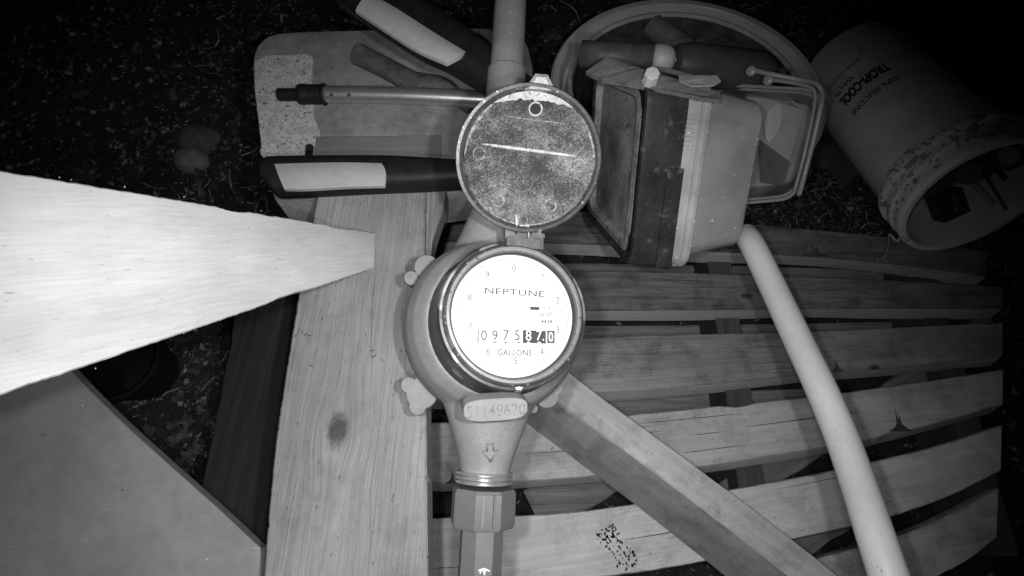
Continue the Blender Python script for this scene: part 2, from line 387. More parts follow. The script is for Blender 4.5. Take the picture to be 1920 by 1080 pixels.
# smudged ink stamp on the pale slat
v = []; f = []
for k in range(120):
    u, s = random.random(), random.choice((-1, -.6, 0, .2, .6, 1)) * (.5 + random.random() * .5)
    px = 1128 + u * 52 + s * 14 + (6 if s > 0 else 0); py = 992 + u * 72 - s * 12; c = P(px, py, ZP + .0008); a = random.random() * 3; L = .0008 + random.random() * .0020
    d = V((math.cos(a), math.sin(a), 0)) * L; q = V((-d.y, d.x, 0)) * .7; n0 = len(v)
    v += [c - d, c - d * .3 + q, c + d, c + d * .2 - q]; f.append((n0, n0 + 1, n0 + 2, n0 + 3))
obj('ink_stamp', v, f, M_ink, pallet, recalc=False)

# diagonal beam across the pallet, standing on its edge
beam = thing('diagonal_beam', 'thick square-cut wooden beam lying diagonally across the pale slats', 'beam', P(1250, 900, ZP))
zb = ZP + .095
r1 = [P(x, y, zb - .004) for x, y in ((1010, 645), (1100, 722), (1290, 862), (1480, 1006), (1640, 1135))]
r2 = [P(x, y, zb) for x, y in ((960, 690), (1060, 768), (1225, 888), (1395, 1018), (1550, 1140))]
dnb = P(1097, 872, ZP + .012) - P(1150, 830, zb)
dirb = (r1[3] - r1[1]).normalized()
Mb1 = wood('beam_top_lit_wood', .52, .70, dirb, dirt=.3, ring=60, off=(.2, .9, 0)); Mb2 = wood('beam_side_shaded_wood', .36, .45, dirb, dirt=.35, ring=30, fleck=.7, off=(1.2, .1, 0))  # one timber: lit top and shaded side put into the tones
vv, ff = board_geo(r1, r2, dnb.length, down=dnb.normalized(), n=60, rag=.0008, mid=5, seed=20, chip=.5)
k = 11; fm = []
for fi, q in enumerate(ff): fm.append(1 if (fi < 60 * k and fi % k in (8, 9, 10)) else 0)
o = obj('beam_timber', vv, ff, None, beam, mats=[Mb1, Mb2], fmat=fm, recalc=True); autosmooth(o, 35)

# ================================================================== GREY BLOCK AND PLANK
ZB = .44
outl = [(512, 368), (497, 330), (486, 260), (479, 200), (474, 150), (473, 115), (480, 88), (496, 70), (522, 61), (580, 57), (640, 55), (760, 52), (880, 50), (960, 58), (985, 75), (996, 105), (1000, 150), (990, 250), (940, 330), (850, 362), (700, 368), (600, 370)]
pts = [P(x, y, ZB) for x, y in outl]; pts = cr(pts + [pts[0]], 120)[:-1]
M_block = plain('grey_block_surface', .25, .85, var=.35, scale=13, bs=.35, specks=[(120, .70, .03, .07), (260, .72, .03, .38)], bdist=.0015)
blk = thing('grey_slab', 'thick grey slab with rounded corners under the loppers and metal pole', 'slab', P(740, 220, .37))
v, f = prism(pts, .375, ZB, .004); autosmooth(obj('slab_body', v, f, M_block, blk), 40)
crust = [(478, 118), (500, 106), (540, 105), (584, 106), (586, 150), (590, 190), (588, 216), (598, 240), (600, 262), (594, 282), (596, 297), (500, 300), (490, 262), (482, 200), (478, 160)]
pts = [P(x, y, ZB) for x, y in crust]; pts = cr(pts + [pts[0]], 90)[:-1]; pts = [p + V((mn.noise(p * 300), mn.noise(p * 300 + V((5, 5, 5))), 0)) * .0015 for p in pts]
M_crust = plain('speckled_crust', .47, .9, var=.28, scale=70, bs=.9, bdist=.0015, specks=[(70, .58, .15, .34), (230, .62, .03, .10), (520, .60, .04, .14), (380, .66, .04, .85)])
v, f = prism(pts, ZB - .002, ZB + .0022, .001); obj('crust_patch', v, f, M_crust, blk)
# the crate that carries the slab, out of sight behind the plank
MB().box((-.20, .43, .1875), (.075, 0, 0), (0, .05, 0), (0, 0, .1875)).o('support_block', M_block, blk)
strip('grey_board', (590, 279), (826, 277), .036, ZB + .0045, .006, wood('grey_board_wood', .17, .23, (1, 0, 0), fleck=.2, ring=30), None, 3,
      label='thin flat grey board lying on the slab just above the lower lopper handle', cat='board')

# long plank carrying the meter rig
ZK = .48
M_plank = wood('plank_wood', .225, .31, (.04, 1, 0), [(P(633, 806, ZK), .0115)], ring=150, blotch=.28, fleck=.7, dirt=.22, off=(.15, .05, 0), bs=.7, wave=.003, sawn=.0, fw=.75)
plank = thing('wide_plank', 'broad weathered plank with one dark knot running left of the meter', 'plank', P(660, 800, ZK - .038))
vv, ff = board_geo([P(x, y, ZK) for x, y in ((600, 345), (588, 400), (572, 480), (553, 590), (535, 700), (516, 830), (503, 960), (494, 1080), (486, 1200))],
                   [P(x, y, ZK) for x, y in ((798, 345), (797, 400), (797, 480), (797, 590), (798, 700), (800, 830), (801, 960), (803, 1080), (805, 1200))], .036, n=220, mid=9, rag=.0007, bev=.0016, chip=.42)
autosmooth(obj('plank_timber', vv, ff, M_plank, plank), 40)
# bark edge at the plank's upper right
strip_pts = [(800, 352), (836, 356), (832, 392), (822, 420), (812, 452), (806, 500), (800, 520)]
pts = [P(x, y, ZK - .012) for x, y in strip_pts] + [P(790, 520, ZK - .012), P(788, 352, ZK - .012)]
v, f = prism(pts, ZK - .034, ZK - .010, .002); obj('bark_edge', v, f, wood('bark_edge_wood', .16, .30, (0, 1, 0), weather=.4), plank)
# long drying cracks
for (a, ln, wob, s) in (((702, 420), 330, 5, 1), ((697, 905), 170, 3, 2), ((765, 560), 160, 3, 3), ((731, 345), 60, 2, 4)):
    L_ = []; R_ = []
    for q in range(25):
        u = q / 24; x = a[0] + wob * mn.noise(V((u * 2.5, s, 0))) - u * 6; y = a[1] + u * ln; hw = .6 * math.sin(math.pi * u) * (.5 + abs(mn.noise(V((u * 9, s, 2)))))
        L_.append(P(x - hw, y, ZK + .0007)); R_.append(P(x + hw, y, ZK + .0007))
    obj('crack', L_ + R_, [(i, i + 1, 26 + i, 25 + i) for i in range(24)], plain('crack_shade_%d' % s, .10, .9, bs=0), plank, recalc=False)
for k, (x, y, a) in enumerate(((698, 657, .3), (702, 668, .6), (584, 686, -.5), (560, 618, 1.2), (567, 622, 1.5), (574, 626, .8), (580, 629, .2), (555, 628, 1), (647, 376, 1.5))):
    c = P(x, y, ZK + .0008); L = .0022 if k != 8 else .006; d = V((math.cos(a), math.sin(a), 0)) * L; q = V((-d.y, d.x, 0)) * (.3 if k != 8 else .28)
    obj('mark', [c - d - q, c - d + q, c + d + q * .6, c + d - q * .5], [(0, 1, 2, 3)], plain('mark_%d' % k, .08 if k != 8 else .22, .9, bs=0), plank, recalc=False)

# dark nail stub beside the handle
st = tube([P(579, 292, ZB + .004), P(581, 276, ZB + .022)], .0042, 14)
obj('rubber_stub', *st, M_black_plastic, smooth=False, label='short black hollow stub standing on the slab beside the lower lopper grip', cat='stub')

# ================================================================== POST (camera stand), LEFT
Mpost = wood('post_wood', .49, .62, ray(0, 530) * .3 - (P(700, 470, ZK) - CP), ring=26, blotch=.25, fleck=.35, off=(.5, .2, .1), bs=.3, sawn=.015)
post = thing('stand_post', 'bright pale wooden post rising from the plank towards the viewer', 'post', P(700, 470, ZK))
F1, F2 = P(703, 436, ZK + .001), P(701, 503, ZK + .001); G1, G2 = W(0, 318, .285), W(0, 742, .275)
def ext(a, b, k): return a + (b - a) * k
A = [F1, ext(F1, G1, .3), ext(F1, G1, .6), G1, ext(F1, G1, 1.25)]; B = [F2, ext(F2, G2, .3), ext(F2, G2, .6), G2, ext(F2, G2, 1.25)]
nrm = (G1 - F1).cross(F2 - F1).normalized(); nrm = nrm if nrm.x < 0 else -nrm
vv, ff = board_geo(A, B, .017, n=240, mid=7, rag=.0005, bev=.0010, down=nrm, seed=33, chip=.3)
autosmooth(obj('post_timber', vv, ff, Mpost, post), 40)
v = []; f = []
for (x, y, dz, dx, dy) in ((112, 334, .13, 1, -9), (134, 338, .14, 1, -6), (234, 352, .17, 2, -14), (345, 370, .22, 7, -7), (490, 396, .3, 2, -5), (682, 507, .5, -16, 2), (180, 690, .125, -3, 7), (60, 716, .11, -4, 8), (345, 625, .21, -3, 4)):
    a = PP(x, y, F1, nrm); b = PP(x + dx * .35, y + dy * .35, F1, nrm); s = (PP(x + .8, y, F1, nrm) - a); t_ = V((0, 0, .0003)); n0 = len(v)
    v += [a - s, a + s, b, a - s + t_ * 2]; f += [(n0, n0 + 1, n0 + 2), (n0, n0 + 2, n0 + 3), (n0 + 1, n0 + 2, n0 + 3), (n0, n0 + 1, n0 + 3)]
o = obj('splinters', v, f, Mpost, post); o['kind'] = 'stuff'

# grey side board, bottom left
zs = .425
Mside = plain('grey_painted_board', .235, .7, var=.16, scale=9, bs=.7, bdist=.0006, specks=[(170, .74, .02, .10), (190, .75, .02, .8), (500, .72, .03, .12)], scratches=.12)
sb = [(40, 590), (135, 697), (215, 778), (300, 856), (400, 945), (489, 1028)]
top = cr([P(x, y, zs) for x, y in sb], 40); lowp = [P(489, 1400, zs), P(-700, 1400, zs), P(-700, 590, zs)]
v, f = prism(top + lowp, zs - .018, zs, .0012); autosmooth(obj('side_board', v, f, Mside, label='large smooth grey board with a slanting edge low at the left', cat='board'), 40)
v = []; f = []
for (x, y) in ((183, 746), (345, 907), (215, 812), (130, 800), (262, 980), (340, 916), (232, 1060), (253, 910)):
    a = P(x, y, zs + .0012); e = .0009 + random.random() * .0008; n0 = len(v)
    v += [a + V((-e, 0, -.001)), a + V((e, 0, -.001)), a + V((0, e * 2.5, -.0008)), a + V((0, 0, e))]; f += [(n0, n0 + 1, n0 + 3), (n0 + 1, n0 + 2, n0 + 3), (n0 + 2, n0, n0 + 3)]
# dark board and black pot seen in the gap
M_darkw = wood('dark_board_wood', .012, .030, (.1, 1, 0), fleck=0, ring=90)
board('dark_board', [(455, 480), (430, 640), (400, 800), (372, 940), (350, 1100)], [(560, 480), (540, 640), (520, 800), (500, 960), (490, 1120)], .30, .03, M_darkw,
      label='dark upright board in the gap left of the plank', cat='board', n=40)
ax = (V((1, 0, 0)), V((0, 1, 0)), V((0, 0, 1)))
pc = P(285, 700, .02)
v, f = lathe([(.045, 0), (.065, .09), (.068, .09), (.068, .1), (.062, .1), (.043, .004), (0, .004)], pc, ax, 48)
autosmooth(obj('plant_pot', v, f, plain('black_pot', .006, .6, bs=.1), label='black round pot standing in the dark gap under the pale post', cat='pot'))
# small leafy weed
weed = thing('leafy_weed', 'small dark weed with scalloped leaves in the gap beside the grey board', 'weed', P(335, 840, .02))
M_leaf = plain('weed_leaf', .055, .7, var=.25, scale=120, bs=.4)
for k, (x, y, s, a) in enumerate(((325, 795, 1, .3), (350, 788, 1.1, 1), (338, 812, 1.2, 2), (366, 842, 1.2, 3), (320, 828, 1, 4), (352, 856, 1.1, 5), (330, 866, .9, .5), (344, 884, .7, 1.9), (372, 770, .8, 2.7), (300, 840, .7, 2.2))):
    c = P(x, y, .05 + .01 * (k % 3)); R0 = .011 * s; ring = []
    for q in range(24):
        th = q / 24 * 6.283; r = R0 * (1 + .22 * math.cos(5 * th) + .1 * math.cos(11 * th + k)); ring.append(c + V((math.cos(th + a) * r, math.sin(th + a) * r * .8, .003 * math.cos(2 * th + k))))
    vv = [c + V((0, 0, .002))] + ring + [p - V((0, 0, .0004)) for p in ring]
    ff = [(0, 1 + q, 1 + (q + 1) % 24) for q in range(24)] + [(1 + q, 25 + q, 25 + (q + 1) % 24, 1 + (q + 1) % 24) for q in range(24)]
    obj('leaf', vv, ff, M_leaf, weed)
    obj('stem', *tube([c - V((0, 0, .001)), P(340, 835, .015)], .0008, 6), M_leaf, weed)

# ================================================================== WATER METER
MO = P(925, 612, .55); rl = math.radians(12)
MZ = V((math.sin(rl), -math.sin(rl), math.cos(rl))).normalized()
MY = V((.05, .978, .208)); MY = (MY - MZ * MY.dot(MZ)).normalized(); MX = MY.cross(MZ).normalized()
def L(x, y, z): return MO + MX * x + MY * y + MZ * z
meter = thing('water_meter', 'round brass water meter with a white dial and its lid flipped open', 'water meter', L(0, 0, -.05))
M_brass = plain('cast_brass', .225, .55, .05, var=.15, scale=34, bs=.55, specks=[(200, .76, .02, .7), (420, .70, .03, .12), (55, .62, .10, .27)], bdist=.0006, spec=.25)
M_brass_d = plain('register_housing', .055, .42, .45, var=.35, scale=24, bs=.3, specks=[(210, .74, .02, .6), (38, .56, .1, .34)], scratches=.1)
bmv = MB()
prof = [(0, -.045), (.060, -.045), (.066, -.040), (.0700, -.030), (.0715, -.015), (.0715, 0), (.0695, .012), (.065, .024), (.060, .031), (.056, .036), (0, .036)]
v, f = lathe([p for p in prof], MO, (MX, MY, MZ), 72); bmv.add(v, f)
def neck(sgn):
    st = [(.0, .050, .036), (.03, .047, .034), (.055, .039, .030), (.075, .031, .0265), (.095, .024, .0225), (.107, .0205, .020), (.112, .0195, .0195), (.117, .0195, .0195)]
    v = []; f = []; n = 40
    for d, rx, rz in st:
        for k in range(n):
            th = 2 * math.pi * k / n; v.append(L(rx * math.cos(th), sgn * d, rz * math.sin(th) - .002))
    for i in range(len(st) - 1):
        for k in range(n): f.append((i * n + k, i * n + (k + 1) % n, (i + 1) * n + (k + 1) % n, (i + 1) * n + k))
    f += [tuple(range(n)), tuple((len(st) - 1) * n + k for k in range(n))]; bmv.add(v, f)
neck(-1); neck(1)
body = bmv.o('meter_body', M_brass, meter)
r_ = body.modifiers.new('r', 'REMESH'); r_.mode = 'VOXEL'; r_.voxel_size = .0013; r_.use_smooth_shade = True
s_ = body.modifiers.new('s', 'SMOOTH'); s_.factor = .5; s_.iterations = 14
# the register housing (a flared dark cup), bezel ring and dial
hz = .036
v, f = lathe([(.056, .022), (.0585, .026), (.0585, .031), (.0555, .036), (.0538, .040), (.0528, .052), (.0522, .066), (.0520, .073), (.0508, .0765), (.0455, .0775)], L(.001, .0, 0), (MX, MY, MZ), 96)
house = autosmooth(obj('register_housing', v, f[:-2], M_brass_d, meter), 50)
M_bezel = plain('scuffed_metal_bezel', .36, .42, .5, var=.25, scale=60, bs=.25, scratches=.3, specks=[(260, .66, .05, .12)])
v, f = lathe([(.0497, .074), (.0490, .0772), (.0474, .0786), (.0468, .0782), (.0464, .0806), (.0448, .0812), (.0440, .0800), (.0434, .0786)], L(.001, 0, 0), (MX, MY, MZ), 128)
M_bezel_d = plain('bezel_outer_dark', .07, .5, .3, var=.5, scale=70, bs=.5, specks=[(240, .66, .04, .40), (60, .60, .08, .14)])
f = f[:-2]; autosmooth(obj('bezel_ring', v, f, None, meter, mats=[M_bezel, M_bezel_d], fmat=[1 if q % 7 < 3 else 0 for q in range(len(f))]), 50)
v, f = lathe([(.0436, .0800), (.0432, .0715)], L(.001, 0, 0), (MX, MY, MZ), 96)
obj('inner_wall', v, f[:96], plain('inner_wall_grey', .03, .6, bs=0), meter, smooth=True)
dc = L(.001, 0, .0722)
v, f = lathe([(.0424, -.001), (.0424, 0), (0, 0)], dc, (MX, MY, MZ), 96)
M_dial = plain('white_dial', .62, .6, var=.01, scale=8, bs=0, spec=.2)
dial = obj('dial_face', v, f, M_dial, meter)
v, f = lathe([(.0433, -.0004), (.0408, -.0004)], dc, (MX, MY, MZ), 96); obj('gasket', v, f[:96], plain('gasket_grey', .06, .7, bs=0), meter, recalc=False)
# printing on the dial
XD = (V((1, 0, 0)) - MZ * MZ.x).normalized(); XD = (XD + MY * (-.012)).normalized(); YD = MZ.cross(XD)
DC = PP(967, 585, dc + MZ * .0003, MZ); UPX = (PP(977, 585, dc, MZ) - PP(967, 585, dc, MZ)).length / 10
def text_geo(s, cap, thin=0.0, wx=1.0, sp=1.0):
    cu = bpy.data.curves.new('t', 'FONT'); cu.body = s; cu.align_x = 'CENTER'; cu.size = 1.0; cu.offset = thin; cu.space_character = sp; cu.resolution_u = 3
    to = bpy.data.objects.new('t', cu); C.objects.link(to); bpy.context.view_layer.update()
    me = bpy.data.meshes.new_from_object(to.evaluated_get(bpy.context.evaluated_depsgraph_get()))
    vs = [(v.co.x, v.co.y) for v in me.vertices]; fs = [tuple(p.vertices) for p in me.polygons]
    bpy.data.objects.remove(to); bpy.data.curves.remove(cu); bpy.data.meshes.remove(me)
    ys = [y for _, y in vs]; h = max(ys); k = cap / h if h else 1
    return [(x * k * wx, (y - h / 2) * k) for x, y in vs], fs
M_print = plain('dial_print', .022, .8, var=0, bs=0); M_print_l = plain('dial_print_light', .055, .8, var=0, bs=0); M_white = plain('white_print', .85, .6, var=0, bs=0); M_print_d = plain('dial_print_dark', .04, .8, var=0, bs=0)
def dial_text(s, px, py, cap, mat=M_print, lift=.0003, rot=0, name='lettering', **k):
    vs, fs = text_geo(s, cap * UPX, **k); c = PP(px, py, dc + MZ * lift, MZ); cr_, sr = math.cos(rot), math.sin(rot)
    obj(name, [c + XD * (x * cr_ - y * sr) + YD * (x * sr + y * cr_) for x, y in vs], fs, mat, dial, recalc=False)
def dial_rect(x0, y0, x1, y1, mat, lift, name, rot=0):
    c = PP((x0 + x1) / 2, (y0 + y1) / 2, dc + MZ * lift, MZ); a, b = (x1 - x0) / 2 * UPX, (y1 - y0) / 2 * UPX
    obj(name, [c - XD * a - YD * b, c + XD * a - YD * b, c + XD * a + YD * b, c - XD * a + YD * b], [(0, 1, 2, 3)], mat, dial, recalc=False)
BASE[dial.name] = BASE[meter.name]
for s, x, y in (('0', 964, 502), ('1', 1018, 519), ('2', 1046, 563), ('3', 1046, 618), ('4', 1016, 659), ('5', 967, 676), ('6', 915, 659), ('7', 881, 613), ('8', 881, 557), ('9', 914, 515)):
    dial_text(s, x, y, 12.5, M_print_l, thin=-.008, wx=.9, name='numeral')
dial_text('NEPTUNE', 965, 548, 11, wx=1.52, thin=-.002, sp=1.08, rot=-.015)
dial_text('GALLONS', 965, 661, 10.5, wx=.93, thin=.004, sp=1.03)
dial_text('3/4 T-10', 1037, 579, 7, M_print_l, wx=1.02, thin=-.01, sp=1.1); dial_text('01 07', 1023, 590, 7, M_print, thin=0, wx=1.05); dial_text('4438', 1025, 603, 6, thin=.01, wx=1.25)
dial_rect(994, 575.5, 1011.5, 581, M_print_d, .0003, 'bar_mark')
dial_rect(895.5, 619, 897.3, 643, M_print, .0003, 'counter_edge')
for s, x in (('0', 907.5), ('9', 928), ('7', 948.5), ('5', 970)): dial_text(s, x, 628.5, 18, thin=-.005, wx=.92, name='digit')
dial_rect(980.5, 620, 1023.5, 643.5, M_print_d, .0003, 'counter_window'); dial_rect(1026, 620, 1040, 643.5, M_print_d, .0003, 'counter_window')
dial_rect(1028, 622, 1038.2, 642, plain('counter_grey', .12, .8, var=0, bs=0), .00045, 'counter_drum')
dial_text('8', 991, 629, 18, M_white, .0006, thin=.0, wx=.92, name='digit'); dial_text('7.', 1013, 629, 18, M_white, .0006, wx=.88, name='digit'); dial_text('0', 1033, 631.5, 17, M_white, .0006, wx=.75, name='digit')
for x, m_ in ((907.5, M_print), (928, M_print), (948.5, M_print), (972, M_print_l), (991, M_white), (1011, M_white)):
    c = PP(x, 643, dc + MZ * .0006, MZ); n = 9; hw = (1 if x < 910 else 4); hh = (4 if x < 910 else 2.2)
    a = [c + XD * (-hw + 2 * hw * i / n) * UPX + YD * hh * math.sin(math.pi * i / n) * UPX for i in range(n + 1)]
    b = [c + XD * (-hw + 2 * hw * i / n) * UPX * .7 + YD * (hh * math.sin(math.pi * i / n) - 1.3) * UPX * .5 for i in range(n + 1)]
    obj('digit_edge', a + b, [(i, i + 1, n + 2 + i, n + 1 + i) for i in range(n)], m_, dial, recalc=False)
v = []; f = []
dcen = PP(964.5, 588, dc + MZ * .0003, MZ); RT = 103 * UPX
for k in range(100):
    a = math.pi / 2 - 2 * math.pi * k / 100; e = XD * math.cos(a) + YD * math.sin(a); s = V(e.cross(MZ)) * (.33 * UPX); r0 = RT - (8.5 if k % 5 else 11) * UPX; n0 = len(v)
    v += [dcen + e * r0 - s, dcen + e * r0 + s, dcen + e * RT + s, dcen + e * RT - s]; f.append((n0, n0 + 1, n0 + 2, n0 + 3))
n0 = len(v); N = 160
for k in range(N):
    a = 2 * math.pi * k / N; e = XD * math.cos(a) + YD * math.sin(a); v += [dcen + e * (RT - .25 * UPX), dcen + e * (RT + .3 * UPX)]
for k in range(N): j = (k + 1) % N; f.append((n0 + 2 * k, n0 + 2 * k + 1, n0 + 2 * j + 1, n0 + 2 * j))
obj('dial_scale', v, f, M_print_l, dial, recalc=False)
# lens over the dial
mg, tg, bg_ = nt('thin_glass'); bg_.inputs['Base Color'].default_value = (.1, .1, .1, 1); bg_.inputs['Roughness'].default_value = .04; bg_.inputs['Alpha'].default_value = .03
v, f = lathe([(.0440, .0790), (.030, .0797), (0, .0799)], L(.001, 0, 0), (MX, MY, MZ), 64); obj('lens', v, f[:-1] if len(f[-1]) > 4 else f, mg, meter, smooth=True, recalc=False)
# lugs and bolts round the body
M_lug = plain('lug_brass', .18, .6, .0, var=.15, scale=60, bs=.5, specks=[(300, .70, .03, .08)])
for (x, y, r) in ((800, 500, .0105), (771, 521, .0060), (791, 737, .0130), (766, 722, .0065), (783, 762, .007), (1026, 742, .0105), (1000, 766, .004), (1043, 728, .006)):
    c = PP(x, y, L(0, 0, -.018), MZ); v, f = lathe([(r * .97, -.010), (r, -.001), (r * .93, .0), (0, .0005)], c, (MX, MY, MZ), 28)
    if x < 1000: MB
    autosmooth(obj('lug', v, f, M_lug, meter), 40)
# serial plate on the outlet neck
pn = (MZ * .94 - MY * .34).normalized(); pxa = (V((1, 0, 0)) - pn * pn.x).normalized(); pya = pn.cross(pxa)
pcn = W(930, 769, .392); c0 = pcn
out = []
a_, b_ = (PP(990, 769, pcn, pn) - PP(870, 769, pcn, pn)).length / 2, (PP(930, 749, pcn, pn) - PP(930, 791, pcn, pn)).length / 2
for k in range(64):
    th = 2 * math.pi * k / 64; cx, sy = math.cos(th), math.sin(th); p = 3.4
    out.append((a_ * math.copysign(abs(cx) ** (2 / p), cx) * (1 if sy > -.2 else .97), b_ * math.copysign(abs(sy) ** (2 / p), sy)))
v = [c0 + pxa * x + pya * y - pn * .012 for x, y in out] + [c0 + pxa * x + pya * y - pn * .0006 for x, y in out] + [c0 + pxa * x * .975 + pya * y * .94 for x, y in out]
f = [(i, (i + 1) % 64, 64 + (i + 1) % 64, 64 + i) for i in range(64)] + [(64 + i, 64 + (i + 1) % 64, 128 + (i + 1) % 64, 128 + i) for i in range(64)] + [tuple(128 + i for i in range(64))]
M_plate = plain('serial_plate_metal', .235, .65, 0, var=.1, scale=40, bs=.2)
pl = obj('serial_plate', v, f, M_plate, meter); BASE[pl.name] = BASE[meter.name]
vs, fs = text_geo('51149620', .0085, thin=.004, sp=1.0, wx=.83)
obj('lettering', [c0 + pn * .0004 + pxa * x + pya * y for x, y in vs], fs, plain('stamped_letters', .203, .6, .1, var=.3, scale=200, bs=.3), pl, recalc=False)
# raised flow arrow: a thin outline on the neck
ar = [(-6, -17), (6, -17), (6, -3), (14, -3), (0, 20), (-14, -3), (-6, -3)]
pa0 = L(-.010, -.083, .0275); an = (MZ * .90 - MY * .43).normalized(); 
pc_a = PP(919, 846, pa0, an); e = (PP(929, 846, pa0, an) - pc_a).length / 10
axx = (V((1, 0, 0)) - an * an.x).normalized(); ayy = an.cross(axx)
ap = [pc_a + axx * x * e - ayy * y * e + an * .0015 for x, y in ar]
v, f = [], []
for i in range(7):
    vv, ff = tube([ap[i], ap[(i + 1) % 7]], .0007, 6); n0 = len(v); v += vv; f += [tuple(q + n0 for q in x) for x in ff]
obj('flow_arrow', v, f, plain('brass_shadow_tone', .195, .6, .0, var=.1), meter, smooth=True)
# threads
v = []; f = []
for k in range(3):
    vv, ff = lathe([(.0195, -.0016), (.0222, -.0008), (.0222, .0004), (.0195, .0014)], L(-.0005, -.1135 - k * .0032, -.002), (MX, MZ, MY), 48); n0 = len(v); v += vv; f += [tuple(q + n0 for q in x) for x in ff[:-2]]
M_thread = plain('bright_thread', .5, .3, .7, var=.2, scale=90, bs=.1)
obj('thread', v, f, M_thread, meter, smooth=True)
# seal screw on the housing rim
c = PP(973, 724, L(0, -.05, .0760), MZ); v, f = lathe([(.0048, -.030), (.0048, -.003), (.0042, -.001), (.003, .0012), (0, .0015)], c, (MX, MY, MZ), 6)
obj('seal_screw', v, f, plain('seal_screw_metal', .5, .3, .8, var=.3, scale=200, bs=.5), meter)

# ---- open lid
lp = math.radians(22)
LZ = V((-math.sin(math.radians(9)), -math.sin(math.radians(30)), math.cos(math.radians(30)))).normalized()
LC = W(991, 299, .398); LX = (V((1, 0, 0)) - LZ * LZ.x).normalized(); LY = LZ.cross(LX)
Rl = 136 / FPX * .398
m, t, b = nt('corroded_lid'); p = pos(t)
n1 = noise_(t, p, 60, 6, .7); n2 = noise_(t, p, 700, 4, .8); n3 = noise_(t, p, 25, 3)
val = rng_(t, mth(t, 'ADD', mth(t, 'MULTIPLY', n1, .45), mth(t, 'MULTIPLY', n2, .55)), .45, .62, .025, .22)
val = mth(t, 'MULTIPLY', val, rng_(t, n3, .35, .6, .8, 1.25))
dots = rng_(t, noise_(t, p, 150, 1), .80, .82, 0, .7); val = mth(t, 'ADD', val, dots)
t.links.new(grey(t, val), b.inputs['Base Color']); b.inputs['Roughness'].default_value = .6; b.inputs['Metallic'].default_value = .2; bump(t, b, mth(t, 'ADD', n1, n2), .6, .0012); M_lid = m
M_lid_rim = plain('lid_rim_metal', .10, .45, .4, var=.4, scale=70, bs=.4, specks=[(230, .68, .04, .6)])
R = Rl
v, f = lathe([(R * .6, -.006), (R * .985, -.006), (R, -.004), (R, .0065), (R * .985, .008), (R * .945, .0072), (R * .925, .002), (R * .90, 0), (R * .5, .0002), (0, .0002)], LC, (LX, LY, LZ), 120)
fm = [0 if (i % 9) >= 6 else 1 for i in range(120 * 9)] + [1]
o = obj('lid', v, f, None, meter, mats=[M_lid, M_lid_rim], fmat=fm[:len(f)]); autosmooth(o, 40); lid = o; BASE[lid.name] = BASE[meter.name]
M_ox = plain('white_oxide', .46, .8, var=.35, scale=150, bs=.6, specks=[(300, .60, .05, .2)]); M_ox3 = plain('thin_oxide', .26, .7, var=.6, scale=220, bs=.5, specks=[(400, .5, .08, .10)]); M_ox2 = plain('grey_oxide', .42, .7, var=.4, scale=150, bs=.5)
def on_lid(px, py, h): return PP(px, py, LC + LZ * h, LZ)
def ridge(p, q, r, mat, name, n=20, h=.0009, taper=True):
    pts = [p.lerp(q, i / n) for i in range(n + 1)]; obj(name, *tube(pts, [r * ((.35 + .65 * math.sin(math.pi * (.05 + .9 * i / n))) if taper else 1) * (1 + .5 * mn.noise(pts[i] * 900)) for i in range(n + 1)], 8), mat, lid, smooth=True)
ridge(on_lid(905, 270, .0008), on_lid(1081, 293, .0008), .0013, M_ox, 'rib', 40)
ridge(on_lid(950, 218, .0003), on_lid(1058, 232, .0003), .0008, M_ox3, 'rib', 30)
for i, (x, y, r, full) in enumerate(((1004, 204, 12.5, 1), (898, 288, 12, .6), (1085, 310, 12, .6), (934, 376, 12, .6), (1031, 386, 12, .6), (980, 413, 10, .7))):
    c = on_lid(x, y, .001); rr = r / FPX * .4; v, f = lathe([(rr * .80, -.0006), (rr * .84, .0004), (rr, .0005), (rr * 1.07, -.0006)], c, (LX, LY, LZ), 36)
    obj('stud', v, f[:-2], M_ox if i == 0 else M_ox3, lid, smooth=True)
    if i == 0:
        v, f = lathe([(rr * .82, -.0004), (0, -.0002)], c, (LX, LY, LZ), 36); obj('hole', v, f[:36], plain('lid_hole', .015, .8, bs=0), lid)
# oxide crescent along the top and left of the recess
def crescent(a0, a1, w0, name, mat, rin=.905, seed=0):
    n = 70; A_ = []; B_ = []
    for i in range(n + 1):
        u = i / n; a = math.radians(a0 + (a1 - a0) * u); wd = w0 * math.sin(math.pi * u) ** .8 * (1 + .5 * mn.noise(V((u * 14, seed, 0)))) * R
        e = LX * math.cos(a) + LY * math.sin(a); A_.append(LC + e * (R * rin) + LZ * .0009); B_.append(LC + e * (R * rin - max(wd, .0001)) + LZ * (.0006 + .0002 * mn.noise(V((u * 20, 1, seed)))))
    obj(name, A_ + B_, [(i, i + 1, n + 2 + i, n + 1 + i) for i in range(n)], mat, lid, recalc=False, smooth=True)
crescent(48, 122, .115, 'oxide_crust', M_ox, seed=1); crescent(120, 178, .04, 'oxide_crust', M_ox3, seed=2); crescent(-10, 40, .03, 'oxide_crust', M_ox3, seed=3); crescent(200, 330, .018, 'oxide_crust', M_ox3, seed=4)
# raised worn casting marks, three rows of small blobs
v = []; f = []
for row, (y, xs) in enumerate(((330, (928, 1070)), (345, (935, 1072)), (358, (965, 1050)))):
    x = xs[0]
    while x < xs[1]:
        for q in range(2):
            c = on_lid(x + random.uniform(-2, 2), y + (x - 990) * .05 + random.uniform(-4, 4), .0004); a = random.random() * 3; d = LX * math.cos(a) + LY * math.sin(a)
            vv, ff = tube([c - d * .0011, c, c + d * .0011 + LX * random.uniform(-.0006, .0006)], .00045, 6); n0 = len(v); v += vv; f += [tuple(k_ + n0 for k_ in x_) for x_ in ff]
        x += 9
obj('casting_marks', v, f, plain('casting_mark_metal', .13, .6, .2, var=.5, scale=300), lid, smooth=True)['kind'] = 'stuff'
